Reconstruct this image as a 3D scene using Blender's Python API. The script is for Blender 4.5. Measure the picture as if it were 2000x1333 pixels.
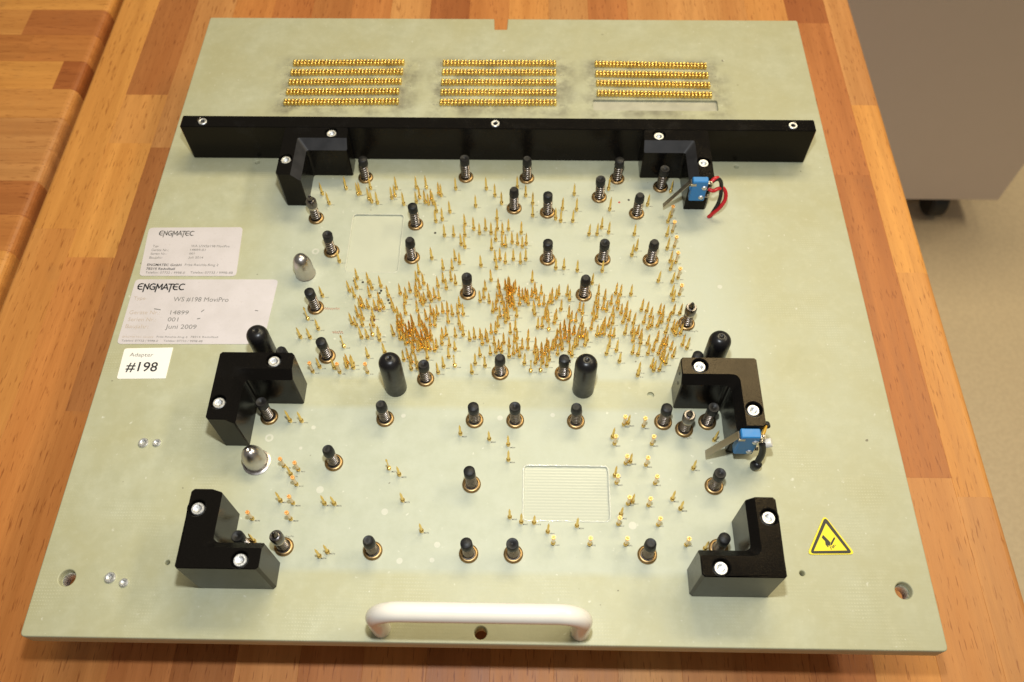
import bpy, bmesh, math, random
from mathutils import Vector, Matrix

random.seed(7)
for o in list(bpy.data.objects):
    bpy.data.objects.remove(o)
S = bpy.context.scene
C = S.collection
MM = 0.001

# ---------------------------------------------------------------- camera
cam_d = bpy.data.cameras.new('camera')
cam = bpy.data.objects.new('camera', cam_d)
C.objects.link(cam)
CAM_LOC = Vector((0.01864, -0.08145, 0.39686))
cam.matrix_world = Matrix.Translation(CAM_LOC) @ Matrix((((0.999826, -0.010970, 0.015096), (0.017212, 0.854650, -0.518918), (-0.007210, 0.519088, 0.854690)))).to_4x4()
cam_d.sensor_width = 36.0
cam_d.lens = 29.697
cam_d.clip_start = 0.01
cam_d.clip_end = 50
cam_d.dof.use_dof = True
cam_d.dof.focus_distance = 0.425
cam_d.dof.aperture_fstop = 13.0
S.camera = cam

# ---------------------------------------------------------------- light of the room
world = bpy.data.worlds.new('World')
S.world = world
world.use_nodes = True
bg = world.node_tree.nodes['Background']
bg.inputs['Color'].default_value = (1.0, 0.93, 0.80, 1)
bg.inputs['Strength'].default_value = 0.17

fl = bpy.data.lights.new('camera_flash', 'SPOT')           # the flash above the lens
fl.energy = 7.35
fl.color = (0.925, 0.975, 1.02)
fl.shadow_soft_size = 0.012
fl.spot_size = math.radians(96)
fl.spot_blend = 1.0
flash = bpy.data.objects.new('camera_flash', fl)
flash.location = (0.018, 0.0125, 0.454)
flash.rotation_euler = (Vector((0, 0, 1))).rotation_difference(flash.location - Vector((-0.012, 0.172, 0))).to_euler()
C.objects.link(flash)

def ceiling_light(loc, aim, sx, sy, watt, col):
    cl = bpy.data.lights.new('ceiling_light', 'AREA')
    cl.shape = 'RECTANGLE'
    cl.size, cl.size_y = sx, sy
    cl.energy = watt
    cl.color = col
    o = bpy.data.objects.new('ceiling_light', cl)
    o.location = loc
    o.rotation_euler = (Vector((0, 0, 1))).rotation_difference(Vector(loc) - Vector(aim)).to_euler()
    C.objects.link(o)
ceiling_light((0.46, 1.20, 1.85), (0.46, 0.98, 0), 1.25, 0.42, 29, (1.0, 0.86, 0.56))   # fluorescent fitting behind the bench
ceiling_light((1.75, 0.75, 1.85), (1.4, 0.6, -0.78), 0.30, 1.25, 28, (1.0, 0.86, 0.60))   # unseen second lamp, added above the aisle to brighten floor and cabinet

S.render.engine = 'CYCLES'
S.view_settings.view_transform = 'Standard'
S.view_settings.look = 'None'
S.view_settings.exposure = 0.0
S.view_settings.gamma = 1.0
S.view_settings.use_curve_mapping = False

# ---------------------------------------------------------------- measured positions on the plate, in millimetres
PINS = [(-106.7, 263.5), (-101.6, 255.9), (-92.7, 268.0), (-84.8, 263.4), (-83.5, 264.0), (-77.5, 268.1), (-77.6, 259.5), (-75.7, 257.4), (-72.1, 256.5), (-63.7, 260.6), (-61.6, 268.3), (-61.8, 262.4), (-56.0, 255.8), (-49.3, 269.1), (-46.6, 261.0), (-48.4, 257.4), (-43.1, 269.1), (-43.0, 257.4), (-40.8, 256.2), (-39.4, 259.6), (-37.8, 256.3), (-35.2, 264.2), (-35.7, 250.2), (-35.5, 242.5), (-33.6, 263.0), (-24.9, 268.4), (-27.5, 250.0), (-31.8, 244.0), (-29.7, 231.8), (-24.2, 231.8), (-17.9, 240.3), (-17.6, 231.9), (-19.5, 225.3), (-17.2, 223.3), (-12.1, 254.7), (-6.0, 268.6), (-0.6, 263.1), (3.6, 257.0), (-12.5, 236.9), (-8.9, 233.7), (-5.4, 236.7), (-2.1, 233.8), (1.1, 244.7), (1.5, 236.8), (0.8, 228.9), (-1.5, 222.1), (4.8, 233.9), (4.8, 225.0), (6.8, 224.4), (8.2, 236.8), (10.6, 227.0), (13.8, 225.9), (15.8, 234.3), (16.6, 224.0), (18.8, 226.0), (13.0, 270.0), (18.2, 263.3), (22.5, 256.9), (22.6, 247.6), (36.4, 245.4), (39.4, 243.6), (40.5, 252.9), (46.6, 243.7), (49.1, 252.4), (47.9, 264.8), (-36.1, 214.9), (-7.2, 209.9), (1.8, 208.4), (1.0, 213.9), (3.7, 214.7), (6.8, 212.3), (11.5, 214.6), (15.6, 212.4), (18.7, 214.6), (36.1, 208.5), (40.8, 208.8), (48.5, 207.0), (-29.1, 207.4), (-23.8, 207.5), (-22.3, 214.2), (-19.8, 211.7), (69.1, 269.1), (107.1, 267.7), (69.1, 252.9), (92.2, 256.8), (56.0, 233.6), (60.8, 233.7), (63.7, 238.9), (67.7, 235.2), (82.9, 233.9), (83.4, 222.8), (80.5, 218.5), (103.5, 243.8), (102.2, 233.6), (101.5, 223.6), (-89.9, 212.0), (62.8, 206.9), (56.7, 198.2), (94.6, 200.2), (102.5, 214.2), (102.3, 208.7), (102.5, 199.8), (101.5, 190.7), (102.1, 187.1), (-102.8, 109.0), (-96.8, 109.0), (64.1, 102.0), (64.3, 80.9), (66.3, 60.7), (69.8, 191.1), (72.4, 190.1), (78.5, 190.7), (60.0, 190.4), (58.3, 184.4), (59.3, 181.3), (56.5, 177.2), (58.4, 174.9), (56.8, 173.3), (55.2, 167.3), (62.2, 180.8), (63.4, 187.3), (64.1, 179.6), (66.9, 184.0), (70.4, 184.8), (70.4, 180.7), (72.2, 177.6), (72.9, 171.8), (76.2, 173.3), (78.6, 171.1), (67.4, 176.3), (67.2, 170.9), (64.8, 169.1), (61.3, 167.3), (62.2, 163.9), (62.4, 168.6), (65.1, 162.7), (67.4, 162.7), (58.2, 163.1), (73.6, 164.5), (78.1, 162.6), (77.8, 159.6), (80.4, 164.6), (81.9, 161.6), (81.9, 158.2), (83.7, 180.3), (86.6, 179.3), (88.3, 175.5), (84.4, 171.7), (86.5, 168.2), (88.7, 169.7), (93.6, 178.4), (94.4, 172.3), (91.9, 169.5), (90.8, 160.0), (96.0, 165.3), (98.3, 173.4), (101.1, 178.2), (104.9, 178.0), (100.0, 167.3), (101.4, 164.1), (100.7, 165.9), (104.2, 164.9), (104.6, 157.5), (106.9, 155.6), (85.6, 158.0), (88.5, 153.9), (98.1, 154.8), (93.9, 157.4), (95.8, 157.4), (91.2, 151.8), (85.4, 151.7), (80.0, 151.1), (77.1, 152.1), (98.8, 150.2), (68.5, 153.6), (63.0, 151.4), (64.4, 156.0), (52.8, 159.8), (51.5, 156.8), (49.5, 161.7), (47.1, 156.8), (48.9, 179.4), (50.6, 177.3), (46.8, 172.2), (49.7, 169.2), (45.8, 164.2), (75.3, 180.2), (74.6, 175.6), (95.2, 176.9), (92.7, 155.4), (69.8, 146.8), (92.3, 149.0), (90.9, 141.8), (94.5, 145.7), (86.9, 143.7), (87.8, 141.5), (79.2, 138.4), (79.8, 140.7), (92.9, 147.1), (-81.5, 191.3), (-78.2, 187.4), (-78.1, 200.0), (-77.6, 193.5), (-71.1, 197.1), (-68.9, 193.1), (-63.8, 194.5), (-96.5, 187.7), (-95.9, 165.6), (-104.9, 160.0), (-99.6, 159.8), (-66.4, 148.0), (-57.4, 150.6), (-74.3, 180.4), (-72.2, 180.2), (-73.0, 181.7), (-69.5, 180.0), (-69.5, 187.8), (-65.6, 179.5), (-63.4, 183.7), (-63.1, 178.5), (-60.9, 179.8), (-59.0, 187.9), (-56.0, 180.4), (-54.6, 177.8), (-52.2, 174.5), (-74.7, 174.0), (-71.7, 172.2), (-66.0, 173.3), (-71.5, 168.2), (-74.9, 167.9), (-77.4, 169.1), (-65.3, 167.8), (-71.2, 160.2), (-67.9, 160.2), (-61.5, 161.8), (-61.1, 158.6), (-53.7, 162.1), (-52.4, 189.6), (-48.7, 187.0), (-49.1, 183.3), (-46.9, 191.2), (-48.2, 176.1), (-43.8, 199.3), (-42.8, 204.2), (-39.4, 196.7), (-41.4, 193.7), (-43.1, 188.1), (-43.1, 190.8), (-40.5, 184.5), (-39.0, 182.4), (-37.9, 184.8), (-36.3, 189.8), (-35.9, 187.7), (-34.4, 185.1), (-32.4, 187.2), (-31.2, 194.9), (-30.0, 186.2), (-41.7, 178.0), (-36.2, 172.4), (-33.8, 175.8), (-33.8, 168.4), (-31.4, 172.2), (-30.2, 175.8), (-49.3, 168.5), (-51.2, 167.9), (-51.4, 164.9), (-48.2, 162.2), (-45.7, 160.5), (-46.4, 156.3), (-43.6, 169.0), (-43.0, 164.0), (-39.5, 170.6), (-39.7, 168.3), (-40.7, 161.1), (-37.4, 159.4), (-34.3, 160.2), (-35.1, 156.9), (-32.5, 158.7), (-38.1, 155.7), (-36.3, 154.0), (-32.9, 152.8), (-30.4, 152.4), (-29.4, 154.3), (-42.0, 153.7), (-39.4, 152.3), (-42.2, 150.8), (-49.8, 159.5), (-44.4, 157.1), (-41.9, 158.1), (-49.7, 164.9), (-46.6, 164.0), (-37.1, 165.1), (-35.9, 162.6), (-43.9, 161.5), (-91.8, 141.3), (-83.8, 140.9), (-76.9, 143.7), (-77.0, 141.3), (-74.0, 143.5), (-73.5, 141.1), (-46.8, 146.2), (-44.2, 147.4), (-42.3, 144.6), (-42.2, 140.5), (-34.0, 147.3), (-38.9, 141.1), (-27.6, 138.6), (-39.6, 144.4), (-28.4, 198.4), (-23.9, 199.5), (-26.4, 193.6), (-21.3, 196.9), (-1.0, 199.8), (-4.1, 193.1), (22.5, 199.3), (-6.8, 185.2), (-4.7, 187.3), (3.1, 194.5), (4.1, 190.8), (4.1, 188.4), (2.7, 185.0), (5.5, 184.0), (7.3, 193.5), (8.3, 186.9), (9.9, 192.2), (13.0, 193.6), (12.3, 191.2), (15.0, 189.4), (15.5, 183.1), (17.2, 187.3), (20.0, 187.1), (20.4, 183.4), (22.4, 188.4), (23.9, 191.3), (25.0, 187.1), (26.5, 182.7), (27.8, 190.6), (29.1, 183.3), (33.6, 187.5), (32.1, 184.3), (36.2, 187.5), (37.6, 190.2), (42.3, 189.7), (43.6, 186.6), (-1.6, 184.4), (0.5, 178.0), (2.4, 179.6), (6.9, 179.4), (8.5, 176.8), (9.4, 173.5), (7.8, 171.2), (4.7, 174.7), (10.3, 181.5), (11.1, 185.1), (11.8, 183.0), (12.7, 179.9), (13.9, 175.1), (3.8, 168.4), (2.6, 164.6), (0.1, 164.1), (23.5, 179.0), (24.1, 176.5), (30.8, 178.9), (30.8, 176.6), (29.7, 174.3), (31.4, 172.0), (35.9, 173.8), (35.0, 171.0), (38.7, 180.0), (43.0, 175.2), (44.2, 172.4), (-27.4, 177.4), (-24.6, 177.7), (-21.9, 175.7), (-18.2, 181.6), (-18.8, 176.5), (-15.9, 176.0), (-24.0, 170.8), (-17.8, 169.4), (-16.8, 166.4), (-15.3, 162.4), (-31.7, 173.8), (-24.6, 162.3), (-26.4, 160.8), (-19.5, 161.6), (-26.6, 156.6), (-22.5, 155.4), (-19.3, 153.2), (-22.5, 148.4), (-11.6, 159.5), (-8.9, 160.7), (-5.7, 160.8), (-4.5, 156.9), (-2.6, 161.1), (-1.7, 158.6), (-5.5, 149.5), (0.1, 150.6), (2.0, 156.9), (4.6, 153.8), (3.0, 151.6), (6.1, 151.9), (7.2, 157.5), (10.2, 155.3), (10.6, 164.2), (13.4, 166.2), (14.3, 160.5), (13.1, 158.3), (12.6, 150.5), (14.6, 152.5), (15.9, 149.3), (10.3, 149.0), (17.3, 154.4), (20.4, 159.9), (20.4, 154.2), (25.7, 167.9), (28.2, 168.4), (24.0, 151.6), (25.3, 148.3), (27.8, 151.9), (29.8, 150.5), (30.7, 155.3), (33.6, 154.2), (35.3, 156.4), (36.5, 150.8), (38.2, 156.7), (39.0, 154.0), (37.9, 165.1), (40.6, 163.1), (43.0, 165.1), (43.1, 160.9), (45.3, 163.7), (49.7, 162.5), (45.7, 155.3), (43.0, 151.9), (44.2, 149.9), (10.9, 188.8), (11.4, 186.9), (24.6, 155.0), (31.7, 152.7), (34.4, 154.7), (40.3, 166.6), (47.8, 161.7), (38.3, 160.1), (-8.0, 144.3), (-9.5, 138.9), (-2.6, 143.0), (-24.9, 142.4), (18.5, 144.7), (25.5, 147.6), (24.4, 145.0), (28.4, 145.3), (30.6, 143.6), (31.9, 147.2), (-97.8, 79.2), (-13.9, 102.8), (1.0, 100.0), (10.8, 97.1), (11.0, 88.7), (-43.4, 80.0), (72.4, 110.0), (72.4, 88.5), (115.9, 101.1), (103.8, 85.4), (-100.8, 65.4), (-78.9, 64.2), (-74.0, 64.2), (-110.3, 44.8), (-77.8, 38.0), (-74.2, 40.1), (-40.5, 66.5), (-30.1, 51.1), (12.3, 58.6), (17.9, 56.2), (72.3, 67.3), (92.0, 69.0), (95.5, 64.1), (105.5, 44.4), (44.8, 54.7), (24.1, 56.0), (30.7, 51.6)]
LONG_PINS = [(-102.6, 172.1), (-80.3, 154.4), (-65.3, 162.0), (31.8, 166.7), (-18.9, 143.0), (22.0, 140.4), (27.3, 140.7), (-48.9, 83.2)]
CROWN_PINS = [(105.7, 247.9), (105.6, 236.2), (105.8, 225.0), (105.8, 213.7), (106.0, 202.5), (105.9, 191.0), (-95.1, 138.4), (-80.5, 138.1), (-65.6, 138.3), (-101.9, 83.7), (-94.4, 81.8), (-94.2, 74.0), (-94.4, 64.2), (-113.1, 56.0), (-94.3, 56.1), (70.2, 109.2), (80.3, 108.5), (64.9, 98.3), (83.9, 98.4), (70.0, 87.6), (80.2, 86.9), (64.9, 77.1), (84.0, 77.1), (70.0, 66.2), (80.0, 65.7), (64.8, 55.9), (84.0, 55.8), (50.6, 45.7), (67.8, 45.9), (96.7, 46.1), (33.2, 45.9)]
PLUNGERS = [(-81.6, 277.3), (-19.1, 278.4), (18.8, 278.0), (74.8, 278.1), (101.3, 271.7), (11.3, 253.6), (31.5, 250.6), (63.2, 263.1), (85.3, 250.4), (-47.6, 240.6), (-95.5, 219.7), (-47.8, 215.7), (31.4, 215.5), (63.5, 215.7), (91.4, 215.5), (-99.4, 179.9), (-14.0, 190.9), (51.8, 190.6), (-88.8, 148.3), (-34.2, 135.0), (5.6, 139.5), (39.5, 139.4), (-114.3, 111.4), (-53.6, 111.1), (-7.0, 111.0), (14.1, 111.1), (45.6, 111.1), (90.8, 111.3), (113.6, 111.6), (-77.2, 86.2), (-7.1, 75.6), (113.4, 76.4), (-52.9, 41.2), (-7.0, 40.5), (14.3, 40.7), (78.0, 41.3), (112.1, 44.8), (-113.1, 41.9), (-108.6, 142.2)]
TOOLING = [(-108.0, 244.6), (108.3, 171.9), (101.3, 107.3), (-95.7, 42.5)]
DOTS = [(-80.0, 198.9), (-74.8, 197.9), (-64.4, 190.5), (-63.7, 192.1), (-58.0, 183.8), (-58.9, 185.6), (81.2, 261.2), (-35.5, 234.3)]
RED_DOTS = [(75.3, 259.3)]
TRI = {'outer': [(165.3, 62.2), (153.8, 42.4), (176.8, 42.9)], 'black': [(165.5, 61.3), (155.1, 42.9), (175.5, 43.3)], 'inner': [(165.4, 58.0), (157.2, 44.2), (173.2, 44.7)], 'hand': [(163.0, 52.2), (162.1, 50.8), (163.4, 49.1), (163.4, 47.3), (164.3, 46.0), (164.7, 46.5), (164.2, 47.2), (165.0, 46.8), (165.4, 47.0), (165.9, 48.6)], 'blade': [(168.1, 51.2), (168.6, 50.6), (166.4, 47.3), (165.5, 46.8), (165.9, 48.2)], 'f1': [(165.1, 46.8), (165.7, 46.3), (165.9, 44.9), (165.6, 45.0), (165.4, 45.9)], 'f2': [(165.9, 46.5), (166.4, 46.7), (167.2, 45.8), (166.8, 45.6)], 'f3': [(166.6, 46.9), (167.1, 47.3), (167.6, 46.5), (167.2, 46.2)], 'f4': [(167.4, 47.3), (167.9, 47.4), (168.3, 47.1), (168.0, 46.9)]}
TEXT1 = [('Typ:', -202.07, 221.6, 3.62, 1.61, 0), ('Geräte Nr.:', -202.15, 218.7, 10.05, 1.73, 0), ('Serien Nr.:', -202.02, 216.02, 9.51, 1.66, 0), ('Baujahr:', -202.1, 213.15, 7.69, 1.71, 0), ('WA UWS#198 MoviPro', -179.34, 221.87, 22.98, 1.74, 0), ('14899-01', -179.25, 219.1, 9.01, 1.6, 0), ('001', -179.19, 216.41, 3.08, 1.53, 0), ('Juli 2014', -179.08, 213.55, 8.7, 1.59, 0), ('ENGMATEC GmbH', -202.11, 207.91, 20.12, 1.69, 1), ('Fritz-Reichle-Ring 2', -179.96, 208.17, 19.6, 1.69, 0), ('78315 Radolfzell', -201.94, 205.1, 16.76, 1.68, 1), ('Telefon: 07732 / 9998-0', -201.8, 202.42, 23.04, 1.61, 0), ('Telefax: 07732 / 9998-88', -175.72, 202.73, 24.79, 1.61, 0), ('LOGO', -200.55, 230.55, 20.86, 3.16, 3)]
TEXT2 = [('LOGO', -203.84, 191.24, 27.02, 3.94, 4), ('Type', -204.03, 184.02, 6.71, 2.39, 2), ('WS #198 MoviPro', -181.19, 183.23, 31.47, 3.16, 5), ('Geräte Nr.:', -204.05, 174.28, 17.2, 2.63, 2), ('14899', -180.91, 174.39, 10.31, 2.8, 5), ('Serien Nr.:', -203.6, 169.63, 15.65, 2.6, 2), ('001', -181.32, 169.74, 5.86, 2.77, 5), ('Baujahr:', -203.89, 165.02, 12.89, 2.57, 2), ('Juni 2009', -181.42, 164.91, 17.25, 2.97, 5), ('ENGMATEC GmbH', -203.9, 158.79, 17.05, 1.26, 2), ('Fritz-Reichle-Ring 2', -184.86, 159.03, 17.04, 1.16, 5), ('78315 Radolfzell', -166.1, 159.21, 15.33, 1.16, 5), ('Telefon: 07732 / 9998-0', -203.83, 156.3, 20.26, 1.25, 5), ('Telefax: 07732 / 9998-88', -180.55, 156.44, 21.66, 1.25, 5)]
TEXT3 = [('Adapter', -196.88, 146.85, 12.9, 2.42, 5), ('#198', -196.93, 137.73, 17.06, 5.88, 1)]
TEXT4 = [('Tooling Pin', 99.48, 102.03, 5.31, 0.99, 0), ('Tooling Pin', -98.06, 47.4, 6.24, 0.87, 0), ('Tooling Pin', 108.67, 166.7, 5.72, 1.0, 0)]
NUMBERS = [('M574', -77.22, 36.88, 2.49, 0.74), ('M573', -73.37, 39.16, 2.46, 0.74), ('M575', -77.99, 63.13, 2.38, 0.79), ('M576', -73.06, 63.08, 2.46, 0.79), ('M567', -100.03, 64.47, 2.35, 0.79), ('M599', -93.32, 62.83, 2.46, 0.79), ('M598', -112.05, 54.92, 2.44, 0.77), ('M600', -93.21, 55.15, 2.44, 0.77), ('M579', -39.68, 65.39, 2.46, 0.79), ('M572', -29.11, 50.06, 2.41, 0.76), ('M565', 13.38, 57.5, 2.43, 0.7), ('M567', 18.75, 55.06, 2.39, 0.69), ('M569', -13.06, 101.2, 2.45, 0.78), ('M560', 1.85, 98.3, 2.44, 0.86), ('M564', 11.94, 95.45, 2.43, 0.77), ('M564', 11.89, 87.31, 2.41, 0.75), ('M571', -47.59, 81.41, 2.32, 0.83), ('M570', -42.32, 78.52, 2.43, 0.82), ('M609', 65.6, 75.89, 2.48, 0.73), ('M610', 84.78, 76.0, 2.29, 0.81), ('M612', 70.83, 65.49, 2.26, 0.71), ('M613', 73.05, 66.2, 2.26, 0.71), ('M611', 80.79, 64.81, 2.22, 0.71), ('M555', 92.85, 67.67, 2.41, 0.79), ('M558', 96.47, 62.92, 2.44, 0.78), ('M562', 67.28, 58.68, 2.05, 0.7), ('M614', 65.53, 54.91, 2.23, 0.69), ('M615', 84.66, 55.07, 2.12, 0.77), ('M554', 45.8, 53.39, 2.34, 0.77), ('M592', 51.4, 45.1, 2.28, 0.75), ('M593', 68.73, 45.28, 2.39, 0.68), ('M594', 97.62, 45.49, 2.27, 0.68), ('M602', 70.89, 107.92, 2.38, 0.74), ('M603', 73.3, 108.48, 2.38, 0.79), ('M601', 81.06, 107.06, 2.3, 0.79), ('M604', 65.63, 97.06, 2.35, 0.77), ('M605', 84.81, 97.28, 2.46, 0.77), ('M607', 70.82, 86.57, 2.24, 0.75), ('M608', 73.18, 87.22, 2.36, 0.75), ('M606', 81.0, 85.76, 2.32, 0.75), ('M556', 104.9, 84.28, 2.35, 0.74)]
ROWS = [((-141.4, 381.4), (-67.1, 382.7)), ((-141.7, 372.0), (-67.3, 373.4)), ((-141.6, 362.5), (-67.4, 363.9)), ((-141.8, 353.1), (-68.2, 354.4)), ((-142.0, 343.5), (-67.7, 344.8)), ((-38.6, 382.3), (36.9, 382.7)), ((-38.6, 373.2), (36.9, 373.5)), ((-38.6, 363.4), (36.9, 363.8)), ((-38.5, 353.8), (36.9, 354.2)), ((-38.5, 344.3), (36.9, 344.8)), ((65.4, 382.4), (139.4, 380.9)), ((65.5, 372.6), (139.6, 371.5)), ((65.7, 363.6), (139.9, 362.0)), ((65.8, 353.9), (140.1, 352.7))]

# ---------------------------------------------------------------- materials
def new_mat(name):
    m = bpy.data.materials.new(name)
    m.use_nodes = True
    nt = m.node_tree
    return m, nt, nt.nodes['Principled BSDF']

def N(nt, kind, **kw):
    n = nt.nodes.new(kind)
    for k, v in kw.items():
        if k in n.inputs.keys() if hasattr(n.inputs, 'keys') else False:
            n.inputs[k].default_value = v
        else:
            setattr(n, k, v)
    return n

def math_node(nt, op, a, b=None, clamp=False):
    n = nt.nodes.new('ShaderNodeMath')
    n.operation = op
    n.use_clamp = clamp
    for i, v in enumerate((a, b)):
        if v is None:
            continue
        if isinstance(v, (int, float)):
            n.inputs[i].default_value = v
        else:
            nt.links.new(v, n.inputs[i])
    return n.outputs[0]

def mix_rgb(nt, fac, a, b, blend='MIX'):
    n = nt.nodes.new('ShaderNodeMix')
    n.data_type = 'RGBA'
    n.blend_type = blend
    def put(sock, v):
        if isinstance(v, (tuple, list)):
            sock.default_value = (*v[:3], 1)
        elif isinstance(v, (int, float)):
            sock.default_value = v
        else:
            nt.links.new(v, sock)
    put(n.inputs[0], fac)
    put(n.inputs[6], a)
    put(n.inputs[7], b)
    return n.outputs[2]

def noise(nt, vec, scale, detail=3, rough=0.5):
    n = nt.nodes.new('ShaderNodeTexNoise')
    n.inputs['Scale'].default_value = scale
    n.inputs['Detail'].default_value = detail
    n.inputs['Roughness'].default_value = rough
    if vec is not None:
        nt.links.new(vec, n.inputs['Vector'])
    return n.outputs['Fac']

def ramp(nt, fac, p0, p1, c0=0.0, c1=1.0):
    n = nt.nodes.new('ShaderNodeMapRange')
    nt.links.new(fac, n.inputs[0])
    n.inputs[1].default_value = p0
    n.inputs[2].default_value = p1
    n.inputs[3].default_value = c0
    n.inputs[4].default_value = c1
    return n.outputs[0]

def bump(nt, height, strength, dist):
    n = nt.nodes.new('ShaderNodeBump')
    n.inputs['Strength'].default_value = strength
    n.inputs['Distance'].default_value = dist
    nt.links.new(height, n.inputs['Height'])
    return n.outputs['Normal']

def objcoord(nt):
    return nt.nodes.new('ShaderNodeTexCoord').outputs['Object']

def simple(name, col, rough=0.5, metal=0.0, nscale=900, var=0.12, bstr=0.0, spec=0.5):
    m, nt, b = new_mat(name)
    co = objcoord(nt)
    f = noise(nt, co, nscale, 3)
    c = mix_rgb(nt, f, tuple(x * (1 - var) for x in col), tuple(min(1, x * (1 + var)) for x in col))
    nt.links.new(c, b.inputs['Base Color'])
    b.inputs['Metallic'].default_value = metal
    b.inputs['Specular IOR Level'].default_value = spec
    r = ramp(nt, f, 0.3, 0.7, rough * 0.85, min(1, rough * 1.15))
    nt.links.new(r, b.inputs['Roughness'])
    if bstr:
        nt.links.new(bump(nt, f, bstr, 0.0002), b.inputs['Normal'])
    return m

M = {}
M['gold'] = simple('gold_plating', (0.97, 0.655, 0.205), 0.23, 1.0, 1500, 0.10)
M['gold_strip'] = simple('contact_gold', (1.0, 0.67, 0.19), 0.30, 1.0, 1500, 0.15)
M['gold_rough'] = simple('worn_gold', (1.0, 0.54, 0.22), 0.5, 1.0, 1500, 0.2)
M['gold_pale'] = simple('polished_plunger_shaft', (0.80, 0.62, 0.42), 0.22, 1.0, 1500, 0.08)
M['bronze'] = simple('tarnished_brass', (0.36, 0.235, 0.105), 0.40, 1.0, 500, 0.35)
M['spring'] = simple('spring_steel', (0.40, 0.34, 0.29), 0.30, 1.0, 900, 0.2)
M['dark'] = simple('bore_shade', (0.012, 0.010, 0.009), 0.5, 0.0)  # dark colour standing for the shade inside small holes
M['stem'] = simple('oily_steel', (0.10, 0.085, 0.07), 0.4, 1.0)
M['rubber'] = simple('black_rubber', (0.012, 0.0112, 0.0108), 0.5, 0.0, 700, 0.4, 0.6, 0.35)
M['dark_steel'] = simple('blackened_steel', (0.16, 0.145, 0.14), 0.3, 1.0, 700, 0.3)
M['steel'] = simple('polished_steel', (0.56, 0.52, 0.49), 0.32, 1.0, 300, 0.12)
M['zinc'] = simple('zinc_screw', (0.76, 0.76, 0.75), 0.46, 1.0, 1300, 0.22, 0.5)
M['lever'] = simple('spring_sheet_steel', (0.52, 0.46, 0.38), 0.38, 1.0, 500, 0.12)
M['post'] = simple('black_post', (0.009, 0.008, 0.008), 0.34, 0.0, 400, 0.3, 0.0, 0.38)
M['blue'] = simple('blue_plastic', (0.022, 0.20, 0.50), 0.42, 0.0, 400, 0.1)
M['red_wire'] = simple('red_insulation', (0.56, 0.018, 0.022), 0.32, 0.0, 300, 0.1)
M['black_wire'] = simple('black_insulation', (0.012, 0.011, 0.011), 0.38, 0.0, 300, 0.2)
M['yellow_wire'] = simple('yellow_insulation', (0.62, 0.33, 0.02), 0.4, 0.0, 300, 0.1)
M['white_plastic'] = simple('translucent_sleeve', (0.72, 0.69, 0.64), 0.35, 0.0, 300, 0.05)
M['handle'] = simple('cream_plastic', (0.82, 0.765, 0.675), 0.20, 0.0, 150, 0.035)
M['ink'] = simple('black_ink', (0.03, 0.03, 0.035), 0.6, 0.0, 2500, 0.4)
M['grey_ink'] = simple('grey_ink', (0.20, 0.19, 0.185), 0.6, 0.0, 1800, 0.35)
M['worn_ink'] = simple('rubbed_ink', (0.52, 0.43, 0.36), 0.6, 0.0, 1500, 0.3)
M['number_ink'] = simple('engraved_number', (0.07, 0.065, 0.06), 0.6, 0.0, 1500, 0.3)
M['smudge'] = simple('worn_print', (0.30, 0.285, 0.205), 0.6, 0.0, 1200, 0.3)
M['sign_yellow'] = simple('sign_yellow', (0.90, 0.74, 0.02), 0.42, 0.0, 300, 0.04)
M['sign_black'] = simple('sign_black', (0.013, 0.012, 0.012), 0.42, 0.0, 300, 0.2)
M['red_pen'] = simple('faded_red_pen', (0.56, 0.32, 0.22), 0.6, 0.0, 1500, 0.25)
M['red_dot'] = simple('red_lacquer', (0.42, 0.02, 0.02), 0.4, 0.0, 900, 0.2)
M['plug'] = simple('filled_resin', (0.57, 0.565, 0.46), 0.5, 0.0, 600, 0.08)
M['groove'] = simple('grimy_resin', (0.45, 0.43, 0.335), 0.35, 0.0, 120, 0.22, 0.3)
M['rim'] = simple('glossy_rim_highlight', (0.58, 0.59, 0.49), 0.13, 0.0, 900, 0.12, 0.5, 0.6)  # lighter gloss that puts highlights on the near window's edge
M['rim_soft'] = simple('pale_rim_highlight', (0.56, 0.56, 0.44), 0.35, 0.0, 900, 0.08)  # paler colour standing for the bright walls of the far window
M['window_floor'] = simple('pale_milled_floor', (0.505, 0.515, 0.395), 0.4, 0.0, 90, 0.05)
M['cabinet'] = simple('grey_lacquer', (0.76, 0.67, 0.62), 0.5, 0.0, 30, 0.03)
M['castor'] = simple('black_castor', (0.02, 0.02, 0.02), 0.5, 0.0, 100, 0.2)

def floor_material():
    m, nt, b = new_mat('beige_floor')
    co = objcoord(nt)
    f = noise(nt, co, 3.0, 4)
    g = noise(nt, co, 160.0, 3)
    c = mix_rgb(nt, f, (0.58, 0.465, 0.305), (0.64, 0.52, 0.35))
    c = mix_rgb(nt, ramp(nt, g, 0.35, 0.65), c, (0.55, 0.44, 0.29))
    nt.links.new(c, b.inputs['Base Color'])
    b.inputs['Roughness'].default_value = 0.42
    return m
M['floor'] = floor_material()

def sticker_material():
    m, nt, b = new_mat('white_sticker')
    co = objcoord(nt)
    f = noise(nt, co, 60.0, 4)
    g = noise(nt, co, 700.0, 2)
    c = mix_rgb(nt, ramp(nt, f, 0.42, 0.75), (0.65, 0.595, 0.60), (0.58, 0.53, 0.525))
    c = mix_rgb(nt, ramp(nt, g, 0.62, 0.75, 0, 0.35), c, (0.50, 0.45, 0.42))
    nt.links.new(c, b.inputs['Base Color'])
    b.inputs['Roughness'].default_value = 0.4
    return m
M['sticker'] = sticker_material()
M['sticker_new'] = simple('white_paper_sticker', (0.93, 0.90, 0.83), 0.45, 0.0, 200, 0.02)

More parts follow.
